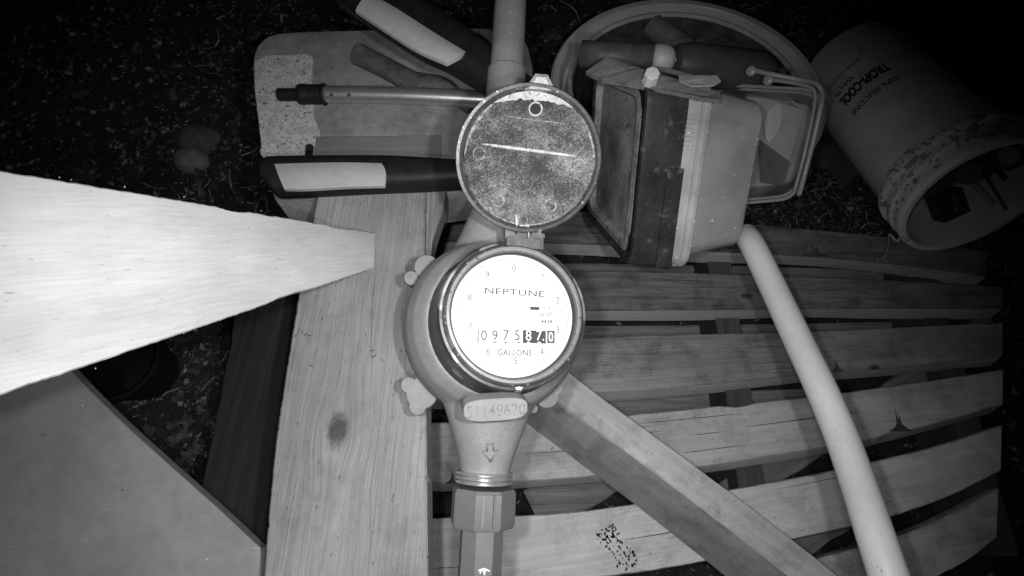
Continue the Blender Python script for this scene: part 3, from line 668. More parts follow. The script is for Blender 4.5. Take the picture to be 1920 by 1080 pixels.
# lift tab at the top
tp = [(983, 168), (1004, 138), (1027, 140), (1042, 172)]
c_ = [PP(x, y, LC + LZ * .004, LZ) for x, y in tp]; ci = [PP(x, y, LC + LZ * .007, LZ) for x, y in ((992, 166), (1008, 143), (1023, 145), (1033, 169))]
v = [p - LZ * .008 for p in c_] + c_ + ci
f = [(0, 1, 2, 3)] + [(i, (i + 1) % 4, 4 + (i + 1) % 4, 4 + i) for i in range(4)] + [(4 + i, 4 + (i + 1) % 4, 8 + (i + 1) % 4, 8 + i) for i in range(4)] + [(8, 9, 10, 11)]
obj('lift_tab', v, f, M_ox, lid)
# hinge
hb = MB(); hc = PP(985, 440, L(0, .05, .078), MZ)
hb.add(*tube([PP(946, 443, hc - MZ * .004, MZ), PP(1020, 443, hc - MZ * .004, MZ)], .0024, 14)); 
for x0, x1 in ((948, 966), (970, 994), (998, 1016)):
    a = PP((x0 + x1) / 2, 436, hc, MZ); hb.box(a - MZ * .004, XD * ((x1 - x0) / 2 * UPX), (LY * .004), MZ * .0030)
hb.box(PP(985, 455, hc, MZ) - MZ * .004, XD * .013, YD * .004, MZ * .004)
hb.o('hinge', plain('hinge_metal', .10, .6, .2, var=.5, scale=120, bs=.5), meter)
ridge(on_lid(968, 402, .0007), on_lid(969, 428, .0007), .0008, M_ox, 'weld', 10); ridge(on_lid(970, 424, .0007), on_lid(993, 424, .0007), .0009, M_ox, 'weld', 10); ridge(on_lid(990, 420, .002), on_lid(992, 446, .002), .0006, M_ox2, 'weld', 10)

# ---- pipes
M_pvc = plain('grey_pvc', .135, .5, var=.1, scale=40, bs=.2, specks=[(260, .76, .02, .8)])
low = thing('outlet_pipe', 'faceted outlet pipe with a broad nut below the meter', 'pipe', L(0, -.15, 0))
v, f = lathe([(.0165, -.117), (.0235, -.117), (.0255, -.119), (.0262, -.128), (.0262, -.142), (.0245, -.1455), (.0165, -.1455)], L(0, 0, -.002), (MX, MZ, MY), 8)
ang = math.radians(22.5)
v, f = lathe([(.0165, -.1245), (.0234, -.1245), (.0250, -.1270), (.0252, -.149), (.0238, -.1525), (.0165, -.1525)], L(0, 0, -.002), (MX * math.cos(ang) + MZ * math.sin(ang), -MX * math.sin(ang) + MZ * math.cos(ang), MY), 8)
nut = autosmooth(obj('nut', v, f, M_pvc, low), 30)
for th in (80, 99):
    e = MX * math.cos(math.radians(th)) + MZ * math.sin(math.radians(th)); s = e.cross(MY)
    MB().box(L(0, -.138, -.002) + e * .0240, e * .0013, s * .0008, MY * .0115).o('grip_rib', M_pvc, low)
v, f = lathe([(.0168, -.145), (.0168, -.34), (.0, -.34)], L(0, 0, -.002), (MX * math.cos(ang) + MZ * math.sin(ang), -MX * math.sin(ang) + MZ * math.cos(ang), MY), 8)
o = obj('pipe_barrel', v, f, M_pvc, low)
pk = L(0, -.182, .0145); mk = MB()
for a, b_2 in (((897, 1070), (908, 1066)), ((908, 1066), (918, 1071)), ((905, 1067), (909, 1078)), ((911, 1069), (907, 1076)), ((902, 1069), (900, 1075))):
    mk.add(*tube([PP(*a, pk, MZ), PP(*b_2, pk, MZ)], .0006, 6))
mk.o('paint_scratch', M_white, low)
up = thing('inlet_pipe', 'pale pipe with stepped couplings running up from the meter behind its lid', 'pipe', L(0, .15, 0))
M_pvc2 = plain('weathered_pvc', .22, .55, var=.16, scale=35, bs=.3, specks=[(190, .68, .04, .18), (300, .74, .02, .75), (45, .62, .06, .22)])
v, f = lathe([(.021, .112), (.0215, .150), (.0195, .152), (.0195, .190), (.0172, .192), (.0170, .226), (.0150, .228), (.0145, .245), (.0140, .315), (.0145, .345), (.0178, .347), (.0178, .358), (.0150, .36), (.0150, .42)], L(0, 0, -.002), (MX, MZ, MY), 48)
autosmooth(obj('pipe_barrel', v, f, M_pvc2, up), 30)

# ================================================================== LOPPERS
M_grip = plain('pale_grip_panel', .36, .6, var=.12, scale=20, bs=.2)
lop = thing('loppers', 'long-handled loppers with black arms and pale grip panels lying across the slab', 'loppers', P(850, 250, ZB))
def handle(edgeA, edgeB, z, panel, th=.024):
    """arm whose top is domed between two pixel edges"""
    n = 50; a = cr([P(x, y, z) for x, y in edgeA], n); b = cr([P(x, y, z) for x, y in edgeB], n); v = []; f = []; k = 14
    for i in range(n + 1):
        c = (a[i] + b[i]) / 2; hw = (b[i] - a[i]) / 2
        for q in range(k):
            t_ = 2 * math.pi * q / k; sx = math.copysign(abs(math.cos(t_)) ** .6, math.cos(t_)); sz = math.copysign(abs(math.sin(t_)) ** .7, math.sin(t_))
            v.append(c + hw * sx + V((0, 0, sz * th / 2)))
    for i in range(n):
        for q in range(k): f.append((i * k + q, i * k + (q + 1) % k, (i + 1) * k + (q + 1) % k, (i + 1) * k + q))
    f += [tuple(range(k)), tuple(n * k + q for q in range(k))]
    h = obj('handle', v, f, M_black_plastic, lop, smooth=True); BASE[h.name] = BASE[lop.name]
    # inlaid panel following the dome
    pa, pb = panel; m_ = 24; ga = cr([P(x, y, z + th * .40) for x, y in pa], m_); gb = cr([P(x, y, z + th * .40) for x, y in pb], m_); v = []; f = []
    for i in range(m_ + 1):
        for q in range(9):
            s = q / 8; v.append(ga[i].lerp(gb[i], s) + (ga[-1] - ga[0]).normalized() * (.004 * math.sin(math.pi * s) * i / m_) + V((0, 0, th * .14 * math.sin(math.pi * (.08 + .84 * s)) + .0004)))
    N = len(v); v += [p - V((0, 0, .004)) for p in v]
    for i in range(m_):
        for q in range(8): a0 = i * 9 + q; f.append((a0, a0 + 1, a0 + 10, a0 + 9))
    edge = [q for q in range(9)] + [i * 9 + 8 for i in range(1, m_ + 1)] + [m_ * 9 + q for q in range(7, -1, -1)] + [i * 9 for i in range(m_ - 1, 0, -1)]
    for i in range(len(edge)): j = (i + 1) % len(edge); f.append((edge[i], edge[j], N + edge[j], N + edge[i]))
    autosmooth(obj('grip_panel', v, f, M_grip, h), 40)
handle([(494, 318), (500, 304), (530, 299), (700, 298), (780, 301), (860, 307), (940, 309)], [(503, 350), (515, 363), (540, 366), (700, 358), (790, 354), (860, 350), (940, 352)], .500,
       ([(514, 304), (560, 302), (640, 301), (712, 303)], [(534, 356), (580, 356), (650, 352), (722, 350)]), .030)
handle([(690, -46), (766, -4), (848, 41), (909, 86), (955, 122), (1000, 160)], [(612, -22), (648, 12), (726, 65), (787, 103), (840, 127), (965, 205)], .575,
       ([(700, -12), (750, 16), (807, 53), (876, 97)], [(667, 22), (720, 57), (780, 95), (838, 121)]), .034)
# extension pole
pole = thing('extension_pole', 'shiny metal pole with a black threaded tip lying above the grey slab', 'pole', P(700, 180, ZB))
zp = ZB + .018
ps = px_line([(607, 177), (700, 178), (800, 181), (930, 188)], zp, 30); obj('pole_tube', *tube(ps, .0098, 24), M_metal_pole, pole, smooth=True)
c1 = [P(x, 177, zp) for x in (560, 566, 568, 580, 604, 607, 610)]; rr = [.0105, .0118, .0118, .0112, .0112, .0125, .0125]
obj('collar', *tube(c1, rr, 20), M_black_plastic, pole, smooth=False)
tc = []; tr = []
for k in range(29): x = 521 + k * 1.45; tc.append(P(x, 177.5, zp)); tr.append(.0058 if k % 4 < 2 else .0075)
obj('threaded_tip', *tube(tc, tr, 18), M_black_plastic, pole)
for x in (621, 654):
    c = P(x, 178, zp + .0101); s = .0022; obj('dent', [c + V((math.cos(a) * s, math.sin(a) * s * 1.2, 0)) for a in [i * .785 for i in range(8)]], [tuple(range(8))], plain('dent_%d' % x, .08, .6, bs=0), pole, recalc=False)
# old rusty tool with tubular handle
M_rust = plain('rusty_metal', .10, .75, .2, var=.45, scale=60, bs=.7, specks=[(140, .68, .05, .25)])
ham = thing('rusty_tool', 'old rusty hand tool with a tubular handle lying above the metal pole', 'tool', P(740, 125, ZB))
pts = px_line([(672, 102), (720, 126), (765, 150), (792, 163)], ZB + .013, 24)
v, f = tube(pts, [.0125 * (1 + (.06 if i < 2 else 0)) for i in range(25)], 20, close_ends=False); n = 20
hv = [pts[0] + (q - pts[0]) * .72 for q in v[:n]]; hv2 = [q + (pts[6] - pts[0]) for q in hv]; n0 = len(v); v += hv + hv2
f += [(k, (k + 1) % n, n0 + (k + 1) % n, n0 + k) for k in range(n)] + [(n0 + k, n0 + (k + 1) % n, n0 + n + (k + 1) % n, n0 + n + k) for k in range(n)] + [tuple(n0 + n + k for k in range(n))]
autosmooth(obj('grip', v, f, M_rust, ham), 50)
pts = px_line([(775, 155), (810, 158), (840, 166), (860, 185), (880, 205)], ZB + .009, 24); obj('shank', *tube(pts, [.0125 - .006 * i / 24 for i in range(25)], 14, .25), M_rust, ham, smooth=True)
v, f = lathe([(.004, 0), (.006, .001), (.0055, .003), (0, .003)], P(838, 166, ZB + .017), ax, 16); obj('rivet', v, f, M_metal_pole, ham)

# ================================================================== TUB WITH ITS CONTENTS
tubc = P(1288, 156, .22)
TB = thing('round_tub', 'wide round plastic tub with a thick ribbed rim holding the clear containers', 'tub', (tubc.x, tubc.y, .06))
TR = .219; hh = .155; tz = V((0, .13, .99)).normalized(); tb = tubc - tz * hh; tax = (V((1, 0, 0)), tz.cross(V((1, 0, 0))), tz)
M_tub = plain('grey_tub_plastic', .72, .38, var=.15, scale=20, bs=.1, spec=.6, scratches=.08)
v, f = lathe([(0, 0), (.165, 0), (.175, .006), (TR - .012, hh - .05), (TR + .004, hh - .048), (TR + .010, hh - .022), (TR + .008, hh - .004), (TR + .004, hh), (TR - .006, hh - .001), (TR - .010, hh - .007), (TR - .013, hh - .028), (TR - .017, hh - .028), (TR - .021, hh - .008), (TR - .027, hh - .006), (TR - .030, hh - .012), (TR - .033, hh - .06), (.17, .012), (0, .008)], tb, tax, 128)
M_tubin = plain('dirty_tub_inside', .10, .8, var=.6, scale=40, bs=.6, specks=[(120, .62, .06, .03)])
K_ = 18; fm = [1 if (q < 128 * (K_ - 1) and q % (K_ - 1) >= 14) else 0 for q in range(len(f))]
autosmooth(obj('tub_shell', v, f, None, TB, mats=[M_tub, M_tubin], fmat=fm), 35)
# bits at the back of the tub
Mdk = wood('tub_scrap_wood', .07, .2, (1, -.4, 0), weather=.5)
strip('wood_scrap', (1120, 75), (1330, 150), .05, .185, .012, Mdk, None, 5, label='dark splintered board lying inside the round tub behind the torch', cat='board')
obj('pale_tube', *tube([P(1225, 50, .175), P(1310, 112, .19)], .022, 24), plain('pale_tube_plastic', .30, .5), smooth=False, label='short pale tube slanting inside the back of the round tub', cat='tube')
strip('dirty_trowel', (1330, 60), (1430, 150), .10, .165, .004, plain('crusted_blade', .2, .7, var=.6, scale=40, bs=.8, specks=[(90, .6, .06, .4)]), None, 7, label='flat paint-crusted blade lying in the back of the round tub', cat='blade')
strip('black_panel', (1400, 30), (1490, 150), .07, .17, .006, plain('black_panel', .012, .4), None, 8, label='black sheet leaning inside the right of the round tub', cat='sheet')

# ---- lidded container on its side
MCL = clear_plastic('milky_plastic', .60, .48, .22, .15); MCL2 = clear_plastic('milky_plastic_lip', .62, .8, .25, .2)
def camv(x, y, z): return RC @ V((x, y, z))
SC = .93
bA = camv(.983, 0, -.186).normalized(); bB = camv(0, .894, .447).normalized(); bCc = bB.cross(bA).normalized()
if bCc.dot(camv(0, 0, -1)) < 0: bCc = -bCc
bO = CP + camv(.1425 * SC, .120 * SC, -.660 * SC)
box = thing('lidded_container', 'clear square food container lying on its side with a scuffed black lid', 'container', bO + bCc * .2)
def rrect(hb_, hc_, r, n=6):
    out = []
    for sx, sy, a0 in ((1, 1, 0), (-1, 1, 90), (-1, -1, 180), (1, -1, 270)):
        for k in range(n + 1):
            a = math.radians(a0 + 90 * k / n); out.append((sx * (hb_ - r) + r * math.cos(a), sy * (hc_ - r) + r * math.sin(a)))
    return out
HB, HC = .109 * SC, .098 * SC; BC = bO + bCc * HC
def loft_box(stations, name, mat, par, cen=None, caps=(True, True), A_=None, B_=None, C_=None):
    A_, B_, C_ = A_ or bA, B_ or bB, C_ or bCc; cen = cen or BC; v = []; f = []; n = 28
    for d, hb_, hc_, r in stations:
        v += [cen + A_ * d + B_ * x + C_ * y for x, y in rrect(hb_, hc_, r)]
    for i in range(len(stations) - 1):
        for k in range(n): f.append((i * n + k, i * n + (k + 1) % n, (i + 1) * n + (k + 1) % n, (i + 1) * n + k))
    if caps[0]: f.append(tuple(range(n)))
    if caps[1]: f.append(tuple((len(stations) - 1) * n + k for k in range(n)))
    return autosmooth(obj(name, v, f, mat, par), 35)
M_blk_lid = plain('dirty_black_lid', .04, .42, var=.5, scale=30, bs=.4, specks=[(60, .60, .10, .13), (180, .72, .03, .35)], scratches=.25, spec=.5)
loft_box([(-.0004, HB - .013, HC - .013, .014), (-.0010, HB - .020, HC - .020, .014), (.006, HB - .024, HC - .024, .014)], 'lid_panel', plain('lightened_lid_panel', .30, .6, var=.5, scale=30, bs=.5, scratches=.3, specks=[(60, .60, .10, .12)]), box, caps=(False, True))  # same lid, its face painted lighter to make up for grazing light
loft_box([(.010, HB - .012, HC - .012, .014), (.004, HB - .012, HC - .012, .014), (.0, HB - .004, HC - .004, .02), (.001, HB, HC, .024), (.006, HB + .001, HC + .001, .024), (.044, HB + .002, HC + .002, .024)], 'lid', M_blk_lid, box, caps=(True, False))
loft_box([(.0435, HB - .002, HC - .002, .022), (.058, HB + .001, HC + .001, .024), (.0585, HB + .0035, HC + .0035, .026), (.0600, HB + .0035, HC + .0035, .026), (.0605, HB + .001, HC + .001, .024), (.0650, HB + .001, HC + .001, .024), (.0655, HB + .0035, HC + .0035, .026), (.068, HB + .003, HC + .003, .026), (.069, HB - .004, HC - .004, .022)], 'lip', MCL2, box, caps=(False, False))
loft_box([(.066, HB - .005, HC - .005, .022), (.150 * SC, HB - .018, HC - .018, .022), (.154 * SC, HB - .022, HC - .022, .02)], 'container_wall', MCL, box, caps=(False, True))
# locking tab on the lid skirt and the ribs of the lip
tabp = BC - bCc * (HC + .003) + bA * .042
MB().box(tabp - bB * .040 - bA * .004, bA * .009, bB * .056, bCc * .0015).o('lid_tab', M_blk_lid, box)
for s in (-.075, -.045, -.01, .03, .06, .085):
    MB().box(BC + bB * s * SC + bA * .063 - bCc * (HC + .0035), bA * .006, bB * .0007, bCc * .0008).o('rib', MCL2, box)
for k in range(9):
    MB().box(BC + bB * (.035 + k * .0045) + bA * .050 - bCc * (HC + .001), bA * .005, bB * .0005, bCc * .0008).o('rib', MCL2, box)
# contents fogging the container: a pale block inside
loft_box([(.072, HB - .026, HC - .012, .02), (.138, HB - .030, HC - .020, .02)], 'contents', plain('grey_powder', .30, .9, var=.2, scale=30), box, cen=BC - bB * .014)

# ---- open clear tub with a handle (behind)
MCL4 = clear_plastic('milky_plastic_rim', .42, .8, .3, .15)
MCL3 = clear_plastic('milky_plastic_back', .45, .55, .35, .2)
q = {'tl': W(1330, 160, .76), 'tr': W(1541, 172, .70), 'br': W(1490, 370, .74), 'bl': W(1330, 384, .80)}
nC = (q['tr'] - q['tl']).cross(q['br'] - q['tr']).normalized(); nC = nC if nC.z > 0 else -nC
ctr = sum(q.values(), V((0, 0, 0))) / 4
tub2 = thing('handled_tub', 'clear open plastic tub with a bail handle behind the lidded container', 'tub', ctr - nC * .09)
order = ['tl', 'tr', 'br', 'bl']
def ringpts(scale, dn, r=.18):
    c4 = [ctr + (q[k] - ctr) * scale - nC * dn for k in order]; out = []
    for i in range(4):
        p0, p1, p2 = c4[i - 1], c4[i], c4[(i + 1) % 4]; a = p1.lerp(p0, r); b = p1.lerp(p2, r)
        for k in range(6): u = k / 5; out.append(a * (1 - u) ** 2 + p1 * 2 * u * (1 - u) + b * u * u)
    return out
def loft_rings(rs, cap=False):
    v = [p for r in rs for p in r]; n = len(rs[0]); f = []
    for i in range(len(rs) - 1):
        for k in range(n): f.append((i * n + k, i * n + (k + 1) % n, (i + 1) * n + (k + 1) % n, (i + 1) * n + k))
    if cap: f.append(tuple((len(rs) - 1) * n + k for k in range(n)))
    return v, f
autosmooth(obj('rim', *loft_rings([ringpts(1.02, .016), ringpts(1.05, .010), ringpts(1.05, .0), ringpts(1.0, -.001), ringpts(.985, .006), ringpts(.955, .007), ringpts(.94, .001), ringpts(.93, .012)]), MCL4, tub2), 40)
autosmooth(obj('tub_wall', *loft_rings([ringpts(.935, .008), ringpts(.86, .085), ringpts(.82, .09)], True), MCL3, tub2), 40)
hp = [W(1402, 128, .69), W(1440, 138, .69), W(1500, 150, .68), W(1530, 157, .68), W(1542, 175, .68), W(1539, 200, .68), W(1526, 260, .69), W(1508, 330, .70), W(1498, 366, .71)]
obj('handle', *tube(cr(hp, 50), .0030, 10), MCL4, tub2, smooth=True)
hp = [W(1432, 148, .69), W(1470, 153, .69), W(1515, 162, .685), W(1528, 176, .685), W(1524, 215, .69), W(1508, 290, .70), W(1490, 358, .715)]
obj('handle', *tube(cr(hp, 50), .0022, 10), MCL4, tub2, smooth=True)
for x, y in ((1408, 133), (1440, 150)):
    p_ = W(x, y, .69); v, f = lathe([(.006, -.003), (.006, 0), (.0045, .001), (0, .001)], p_, frame(nC, V((0, 1, 0))), 20); obj('hinge_boss', v, f, MCL4, tub2, smooth=True)
# things inside the handled tub
def sheet(name, pxs, zc, mat, label, cat, th=.002):
    pts = [W(x, y, z_) for (x, y), z_ in zip(pxs, zc)]; n = len(pts); nn = (pts[1] - pts[0]).cross(pts[2] - pts[0]).normalized(); nn = nn if nn.z > 0 else -nn
    v = pts + [p - nn * th for p in pts]; f = [tuple(range(n)), tuple(range(2 * n - 1, n - 1, -1))] + [(i, (i + 1) % n, n + (i + 1) % n, n + i) for i in range(n)]
    return obj(name, v, f, mat, label=label, cat=cat)
sheet('paper_card', [(1400, 170), (1470, 175), (1508, 205), (1480, 305), (1430, 275), (1400, 262)], [.80, .80, .78, .80, .82, .82], plain('pale_card', .42, .7, var=.15), 'pale card lying inside the handled clear tub', 'card')
sheet('oval_label', [(1432 + 0, 230), (1440, 208), (1458, 192), (1466, 205), (1464, 235), (1452, 258), (1440, 268), (1434, 252)], [.79] * 8, plain('oval_paper', .62, .7, var=.1), 'pale oval scrap lying on the card in the handled tub', 'paper scrap', .0008)
sheet('dark_wedge', [(1425, 262), (1482, 304), (1468, 348), (1425, 342)], [.80, .79, .80, .82], plain('dark_felt', .12, .8), 'dark angular scrap lying below the card in the handled tub', 'scrap')

# ---- torch, stick and paper on top
fl = thing('torch', 'dark cylindrical torch with a white domed end resting on the tub edge', 'torch', W(1180, 110, .74))
t0, t1 = W(1090, 102, .72), W(1236, 110, .70); td = (t1 - t0).normalized()
obj('torch_barrel', *tube([t0, t0.lerp(t1, .3), t1], .0165, 28), plain('dark_barrel', .10, .5, var=.25), fl, smooth=False).data.polygons.foreach_set('use_smooth', [True] * 58)
v, f = lathe([(.0168, -.006), (.0168, .002), (.0162, .008), (.0140, .0135), (.0105, .017), (.005, .019), (0, .0192)], t1, frame(td, V((0, 0, 1))), 32)
obj('cap', v, f, plain('white_cap', .55, .45, var=.1, scale=60), fl, smooth=True)
v, f = lathe([(.0020, .0188), (.0024, .0200), (.0016, .0202)], t1 + V((0, 0, .0)), frame(td, V((0, 0, 1))), 16); obj('lanyard_ring', v, f, M_ox2, fl, smooth=True)
btl = thing('dark_bottle', 'dark grey bottle lying behind the torch above the clear containers', 'bottle', W(1350, 130, .78))
b0, b1 = W(1262, 116, .74), W(1440, 138, .76); bd = (b1 - b0).normalized()
v, f = lathe([(0, 0), (.016, 0), (.022, .004), (.026, .02), (.027, .115), (.022, .13), (.010, .14), (.010, .15), (0, .15)], b0, frame(bd, V((0, 0, 1))), 36)
autosmooth(obj('bottle_body', v, f, plain('dark_bottle_plastic', .085, .4, var=.15), btl), 40)
Mst = wood('stirrer_wood', .20, .40, (bA), fleck=.6, weather=.4, ring=120)
def flat(name, pxs, zs_, th, mat, label=None, cat=None, parent=None):
    pts = [W(x, y, z_) for (x, y), z_ in zip(pxs, zs_)]; n = len(pts); nn = (pts[1] - pts[0]).cross(pts[2] - pts[0]).normalized(); nn = nn if nn.z > 0 else -nn
    v = pts + [p - nn * th for p in pts]; f = [tuple(range(n)), tuple(range(2 * n - 1, n - 1, -1))] + [(i, (i + 1) % n, n + (i + 1) % n, n + i) for i in range(n)]
    return obj(name, v, f, mat, parent, label=label, cat=cat)
flat('wood_stick', [(1098, 134), (1138, 107), (1220, 133), (1290, 155), (1350, 173), (1349, 185), (1316, 182), (1220, 163), (1128, 149)], [.62, .62, .60, .575, .555, .55, .55, .575, .60], .006, Mst,
     'flat weathered wooden stick laid across the top of the lidded container', 'stick')
cb_ = W(1221, 144, .572); fx, fy, fz = frame(camv(0, .3, 1), V((0, 1, 0)))
v, f = lathe([(.0075, -.008), (.0075, .005), (.0068, .0062), (0, .0065)], cb_, (fx, fy, fz), 8); obj('white_cap', v, f, plain('white_knob', .85, .6, var=.1), label='small white plastic cap standing on the wooden stick', cat='cap')
flat('paper_scrap', [(1272, 141), (1344, 141), (1352, 152), (1338, 160), (1296, 161), (1274, 152)], [.575, .565, .56, .555, .555, .565], .0015, plain('scrap_paper', .5, .8, var=.25, bs=.4), 'small torn pale scrap lying beside the wooden stick end', 'scrap')

# ================================================================== BUCKET
bk = P(1832, 374, .245); bn = V((.12, -.94, .32)).normalized()
ux, uy, uz = frame(-bn, V((0, 0, 1)))            # uz points from the mouth to the closed end
bucket = thing('paint_bucket', 'white plastic bucket lying tipped with its mouth towards the pallet', 'bucket', (bk.x, bk.y + .16, .03))
RB = .102; LB = .375
M_bucket = plain('bucket_plastic', .80, .5, var=.14, scale=18, bs=.2, specks=[(26, .71, .03, .36), (200, .72, .02, .25)])
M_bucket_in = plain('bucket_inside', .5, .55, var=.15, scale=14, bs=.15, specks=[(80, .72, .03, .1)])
pr = [(RB - .004, 0), (RB + .004, 0), (RB + .006, .003), (RB + .006, .010), (RB + .001, .013), (RB + .001, .028), (RB + .006, .030), (RB + .006, .034), (RB, .036), (RB, .052), (RB + .007, .054), (RB + .007, .060), (RB - .003, .064), (RB - .004, .075), (.094, LB - .006), (.091, LB), (0, LB)]
M_bstain = plain('bucket_rim_stained', .74, .5, var=.14, scale=18, bs=.2, specks=[(45, .56, .02, .30), (110, .60, .02, .24)])
v, f = lathe(pr, bk, (ux, uy, uz), 96)
pi_ = [(RB - .004, 0), (RB - .005, .004), (RB - .006, .07), (.090, LB - .010), (0, LB - .008)]
f = [q for q in f if len(q) == 4]; kk = len(pr) - 1
autosmooth(obj('bucket_shell', v, f, None, bucket, mats=[M_bucket, M_bstain], fmat=[1 if 3 <= q % kk <= 12 else 0 for q in range(len(f))]), 40)
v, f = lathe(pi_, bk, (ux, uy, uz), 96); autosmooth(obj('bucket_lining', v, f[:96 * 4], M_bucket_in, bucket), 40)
# printed text round the wall; a = angle, h = distance from the mouth
def wall(a, h): 
    r = RB - .004 + (.094 - (RB - .004)) * (h - .075) / (LB - .081) + .0006
    return bk + (ux * math.cos(a) + uy * math.sin(a)) * r + uz * h
def ang_of(px, py):        # the wall point that shows at a pixel
    best = None
    for ia in range(0, 360, 2):
        for ih in range(80, 340, 5):
            p = wall(math.radians(ia), ih / 1000); n = (p - bk) - uz * (p - bk).dot(uz)
            if n.dot(CP - p) < 0: continue
            c = RC.transposed() @ (p - CP); x = 960 + c.x / -c.z * FPX; y = 540 - c.y / -c.z * FPX; d = (x - px) ** 2 + (y - py) ** 2
            if best is None or d < best[0]: best = (d, math.radians(ia), ih / 1000)
    return best[1:]
M_btext = plain('bucket_print', .02, .7, var=.1, bs=0); M_btext2 = plain('bucket_print_faint', .20, .7, var=.1, bs=0)
def btext(s, pa, pb, cap, mat=M_btext, name='lettering', thin=.0, dh=0):
    (a0, h0), (a1, h1) = ang_of(*pa), ang_of(*pb); am = (a0 + a1) / 2; hm = (h0 + h1) / 2 + dh; da = a1 - a0
    if da > math.pi: da -= 2 * math.pi; am += math.pi
    if da < -math.pi: da += 2 * math.pi; am += math.pi
    vs, fs = text_geo(s, cap, thin=thin); wdt = max(x for x, _ in vs) - min(x for x, _ in vs)
    k = da / wdt
    obj(name, [wall(am + x * k, hm - y) for x, y in vs], fs, mat, bucket, recalc=False)
btext('100% SILICONE', (1671, 130), (1607, 224), .011, thin=.015, dh=-.004)
btext('TROPI-COOL', (1656, 114), (1590, 210), .021, thin=.05, dh=.002)
btext('WHITE', (1602, 146), (1577, 192), .011, thin=.02, dh=.012)
btext('ROOF COATING', (1612, 114), (1566, 184), .008, thin=.01, dh=.014)
for k in range(5):
    btext('- -- --- -- ---', (1590 - k * 4, 133 + k * 1), (1570 - k * 3, 180 + k * 2), .003, M_btext2, 'fine_print')
# palm drawing: a few strokes
v = []; f = []
(pa, ph) = ang_of(1614, 95)
for (a0, h0, a1, h1) in ((0, 0, .06, .03), (.06, .03, .02, .05), (0, 0, -.10, .012), (0, 0, .12, .004), (-.02, -.004, .16, -.012), (.0, .0, -.05, -.02), (.22, .0, .30, -.01), (.22, -.004, .30, .008), (-.2, .02, -.33, .03)):
    A0, B0 = wall(pa + a0, ph + h0), wall(pa + a1, ph + h1); s = (B0 - A0).normalized().cross((A0 - bk).normalized()) * .0012; n0 = len(v); v += [A0 - s, A0 + s, B0 + s * .5, B0 - s * .5]; f.append((n0, n0 + 1, n0 + 2, n0 + 3))
obj('palm_drawing', v, f, M_btext, bucket, recalc=False)
# tools in the bucket: they lie on the lower wall
def inb(x, y, d): return bk + ux * x + uy * y + uz * d
LOWV = -1 if uy.z > 0 else 1
Mt = plain('dark_tool', .03, .5, var=.3); Mt2 = plain('dark_tool_grey', .07, .5, var=.3); Mt3 = plain('pale_tool_handle', .30, .6, var=.2)
bx = thing('sealant_box', 'dark box with a row of pale dots lying in the bucket mouth', 'box', PP(1750, 365, inb(0, 0, .06), uz))
def rayd(px, py, d): return PP(px, py, inb(0, 0, d), uz)
def tb_(name, a, b_, r, mat, par=None, **k): return obj(name, *tube([a, b_], r, 14), mat, par, **k)
pbx = [rayd(1756, 374, .03), rayd(1804, 352, .045), rayd(1820, 396, .03), rayd(1772, 418, .015)]
nb = (pbx[1] - pbx[0]).cross(pbx[3] - pbx[0]).normalized(); nb = nb if nb.dot(CP - pbx[0]) > 0 else -nb
v = pbx + [p - nb * .02 for p in pbx]; obj('box_body', v, [(0, 1, 2, 3), (7, 6, 5, 4), (0, 1, 5, 4), (1, 2, 6, 5), (2, 3, 7, 6), (3, 0, 4, 7)], Mt, bx)
for k in range(7):
    c = pbx[0].lerp(pbx[1], .62 - .02 * k).lerp(pbx[3].lerp(pbx[2], .55), .18 + k * .095) + nb * .0008
    MB().box(c, V((.0012, 0, 0)), V((0, .0009, 0)), nb * .0004).o('dot', M_grip, bx)
pb = [rayd(1738, 338, .045), rayd(1788, 312, .06), rayd(1800, 340, .05), rayd(1748, 366, .035)]
obj('dark_block', pb + [p - nb * .02 for p in pb], [(0, 1, 2, 3), (7, 6, 5, 4), (0, 1, 5, 4), (1, 2, 6, 5), (2, 3, 7, 6), (3, 0, 4, 7)], Mt2, None, label='dark grey block above the dotted box inside the bucket mouth', cat='block')
tb_('paint_brush', rayd(1800, 318, .06), rayd(1862, 382, .015), .0045, Mt3, label='slim pale tool handle slanting in the bucket', cat='brush')
tb_('slim_rod', rayd(1838, 312, .06), rayd(1888, 395, .015), .0025, Mt2, label='thin dark rod lying along the bucket wall', cat='rod')
cg = thing('caulk_gun', 'black cylindrical tool with a ring grip deep in the bucket', 'tool', rayd(1825, 320, .06))
tb_('gun_barrel', rayd(1815, 325, .035), rayd(1850, 310, .085), .017, Mt, cg); tb_('gun_rod', rayd(1850, 300, .04), rayd(1885, 335, .03), .004, Mt, cg)
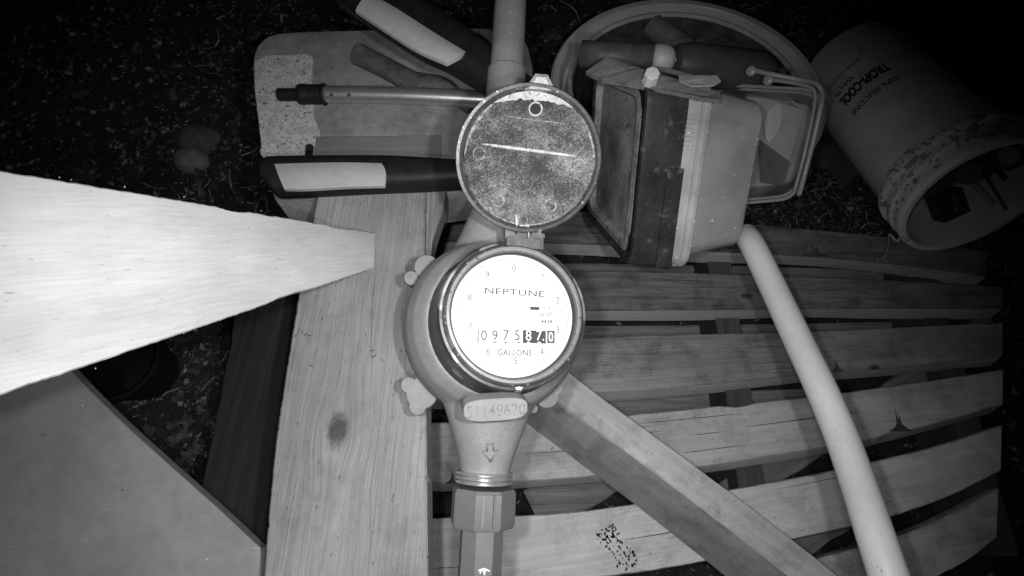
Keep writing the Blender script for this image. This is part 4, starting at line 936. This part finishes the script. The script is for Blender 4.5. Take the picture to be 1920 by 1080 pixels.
v, f = lathe([(.014, -.003), (.019, -.003), (.021, 0), (.019, .003), (.014, .003)], rayd(1888, 292, .03), frame((CP - bk), V((0, 0, 1))), 28, close=True); obj('ring_grip', v, f, Mt, cg, smooth=True)
# rag string hanging from the bucket rim over the slat
stg = thing('frayed_string', 'frayed pale string hanging off the bucket rim onto the first slat', 'string', P(1690, 450, ZP + .01))
M_str = plain('pale_string', .40, .9, var=.3, scale=200, bs=.4)
z1 = ZP + .02
sp = cr([P(1702, 450, z1 + .03), P(1692, 440, z1 + .025), P(1682, 452, z1 + .01), P(1668, 440, z1 + .015), P(1666, 455, z1), P(1664, 470, ZP + .003), P(1655, 485, ZP + .003), P(1645, 490, ZP + .002), P(1645, 500, ZP + .001)], 60)
obj('strand', *tube(sp, [.0022 if i < 24 else .0008 for i in range(61)], 8, .3), M_str, stg, smooth=True)
for k in range(9):
    a = P(1600 + k * 9 + random.uniform(-4, 4), 500 + random.uniform(-4, 6), ZP + .003); b_ = a + V((random.uniform(-.02, .02), random.uniform(-.008, .008), random.uniform(-.001, .002)))
    obj('fibre', *tube([a, (a + b_) / 2 + V((0, .003, .002)), b_], .0006, 5), M_str, stg)
# pale block between the container and the bucket
pp = P(1585, 305, .05)
MB().box(pp, V((.016, .006, 0)), V((-.012, .040, 0)), V((0, 0, .025))).o('wood_offcut', wood('offcut_wood', .07, .12, (0, 1, 0)), None, label='small brown wood offcut beside the bucket wall', cat='offcut')

# ================================================================== WHITE BENT TUBE
px_t = [(1398, 440), (1412, 462), (1450, 540), (1495, 635), (1540, 730), (1578, 820), (1612, 915), (1640, 1000), (1668, 1085), (1700, 1190)]
wpx = [44, 46, 49, 53, 57, 60, 64, 68, 71, 74]; rt = .0145
pts = [W(x, y, 2 * rt * FPX / w_) for (x, y), w_ in zip(px_t, wpx)]
M_tube = plain('white_tube', .82, .42, var=.07, scale=14, bs=.1, specks=[(45, .74, .02, .35), (160, .73, .02, .3), (400, .74, .02, .35)])
obj('bent_tube', *tube(cr(pts, 90), rt, 32), M_tube, smooth=True, label='long smooth white tube curving down over the pallet slats', cat='tube')
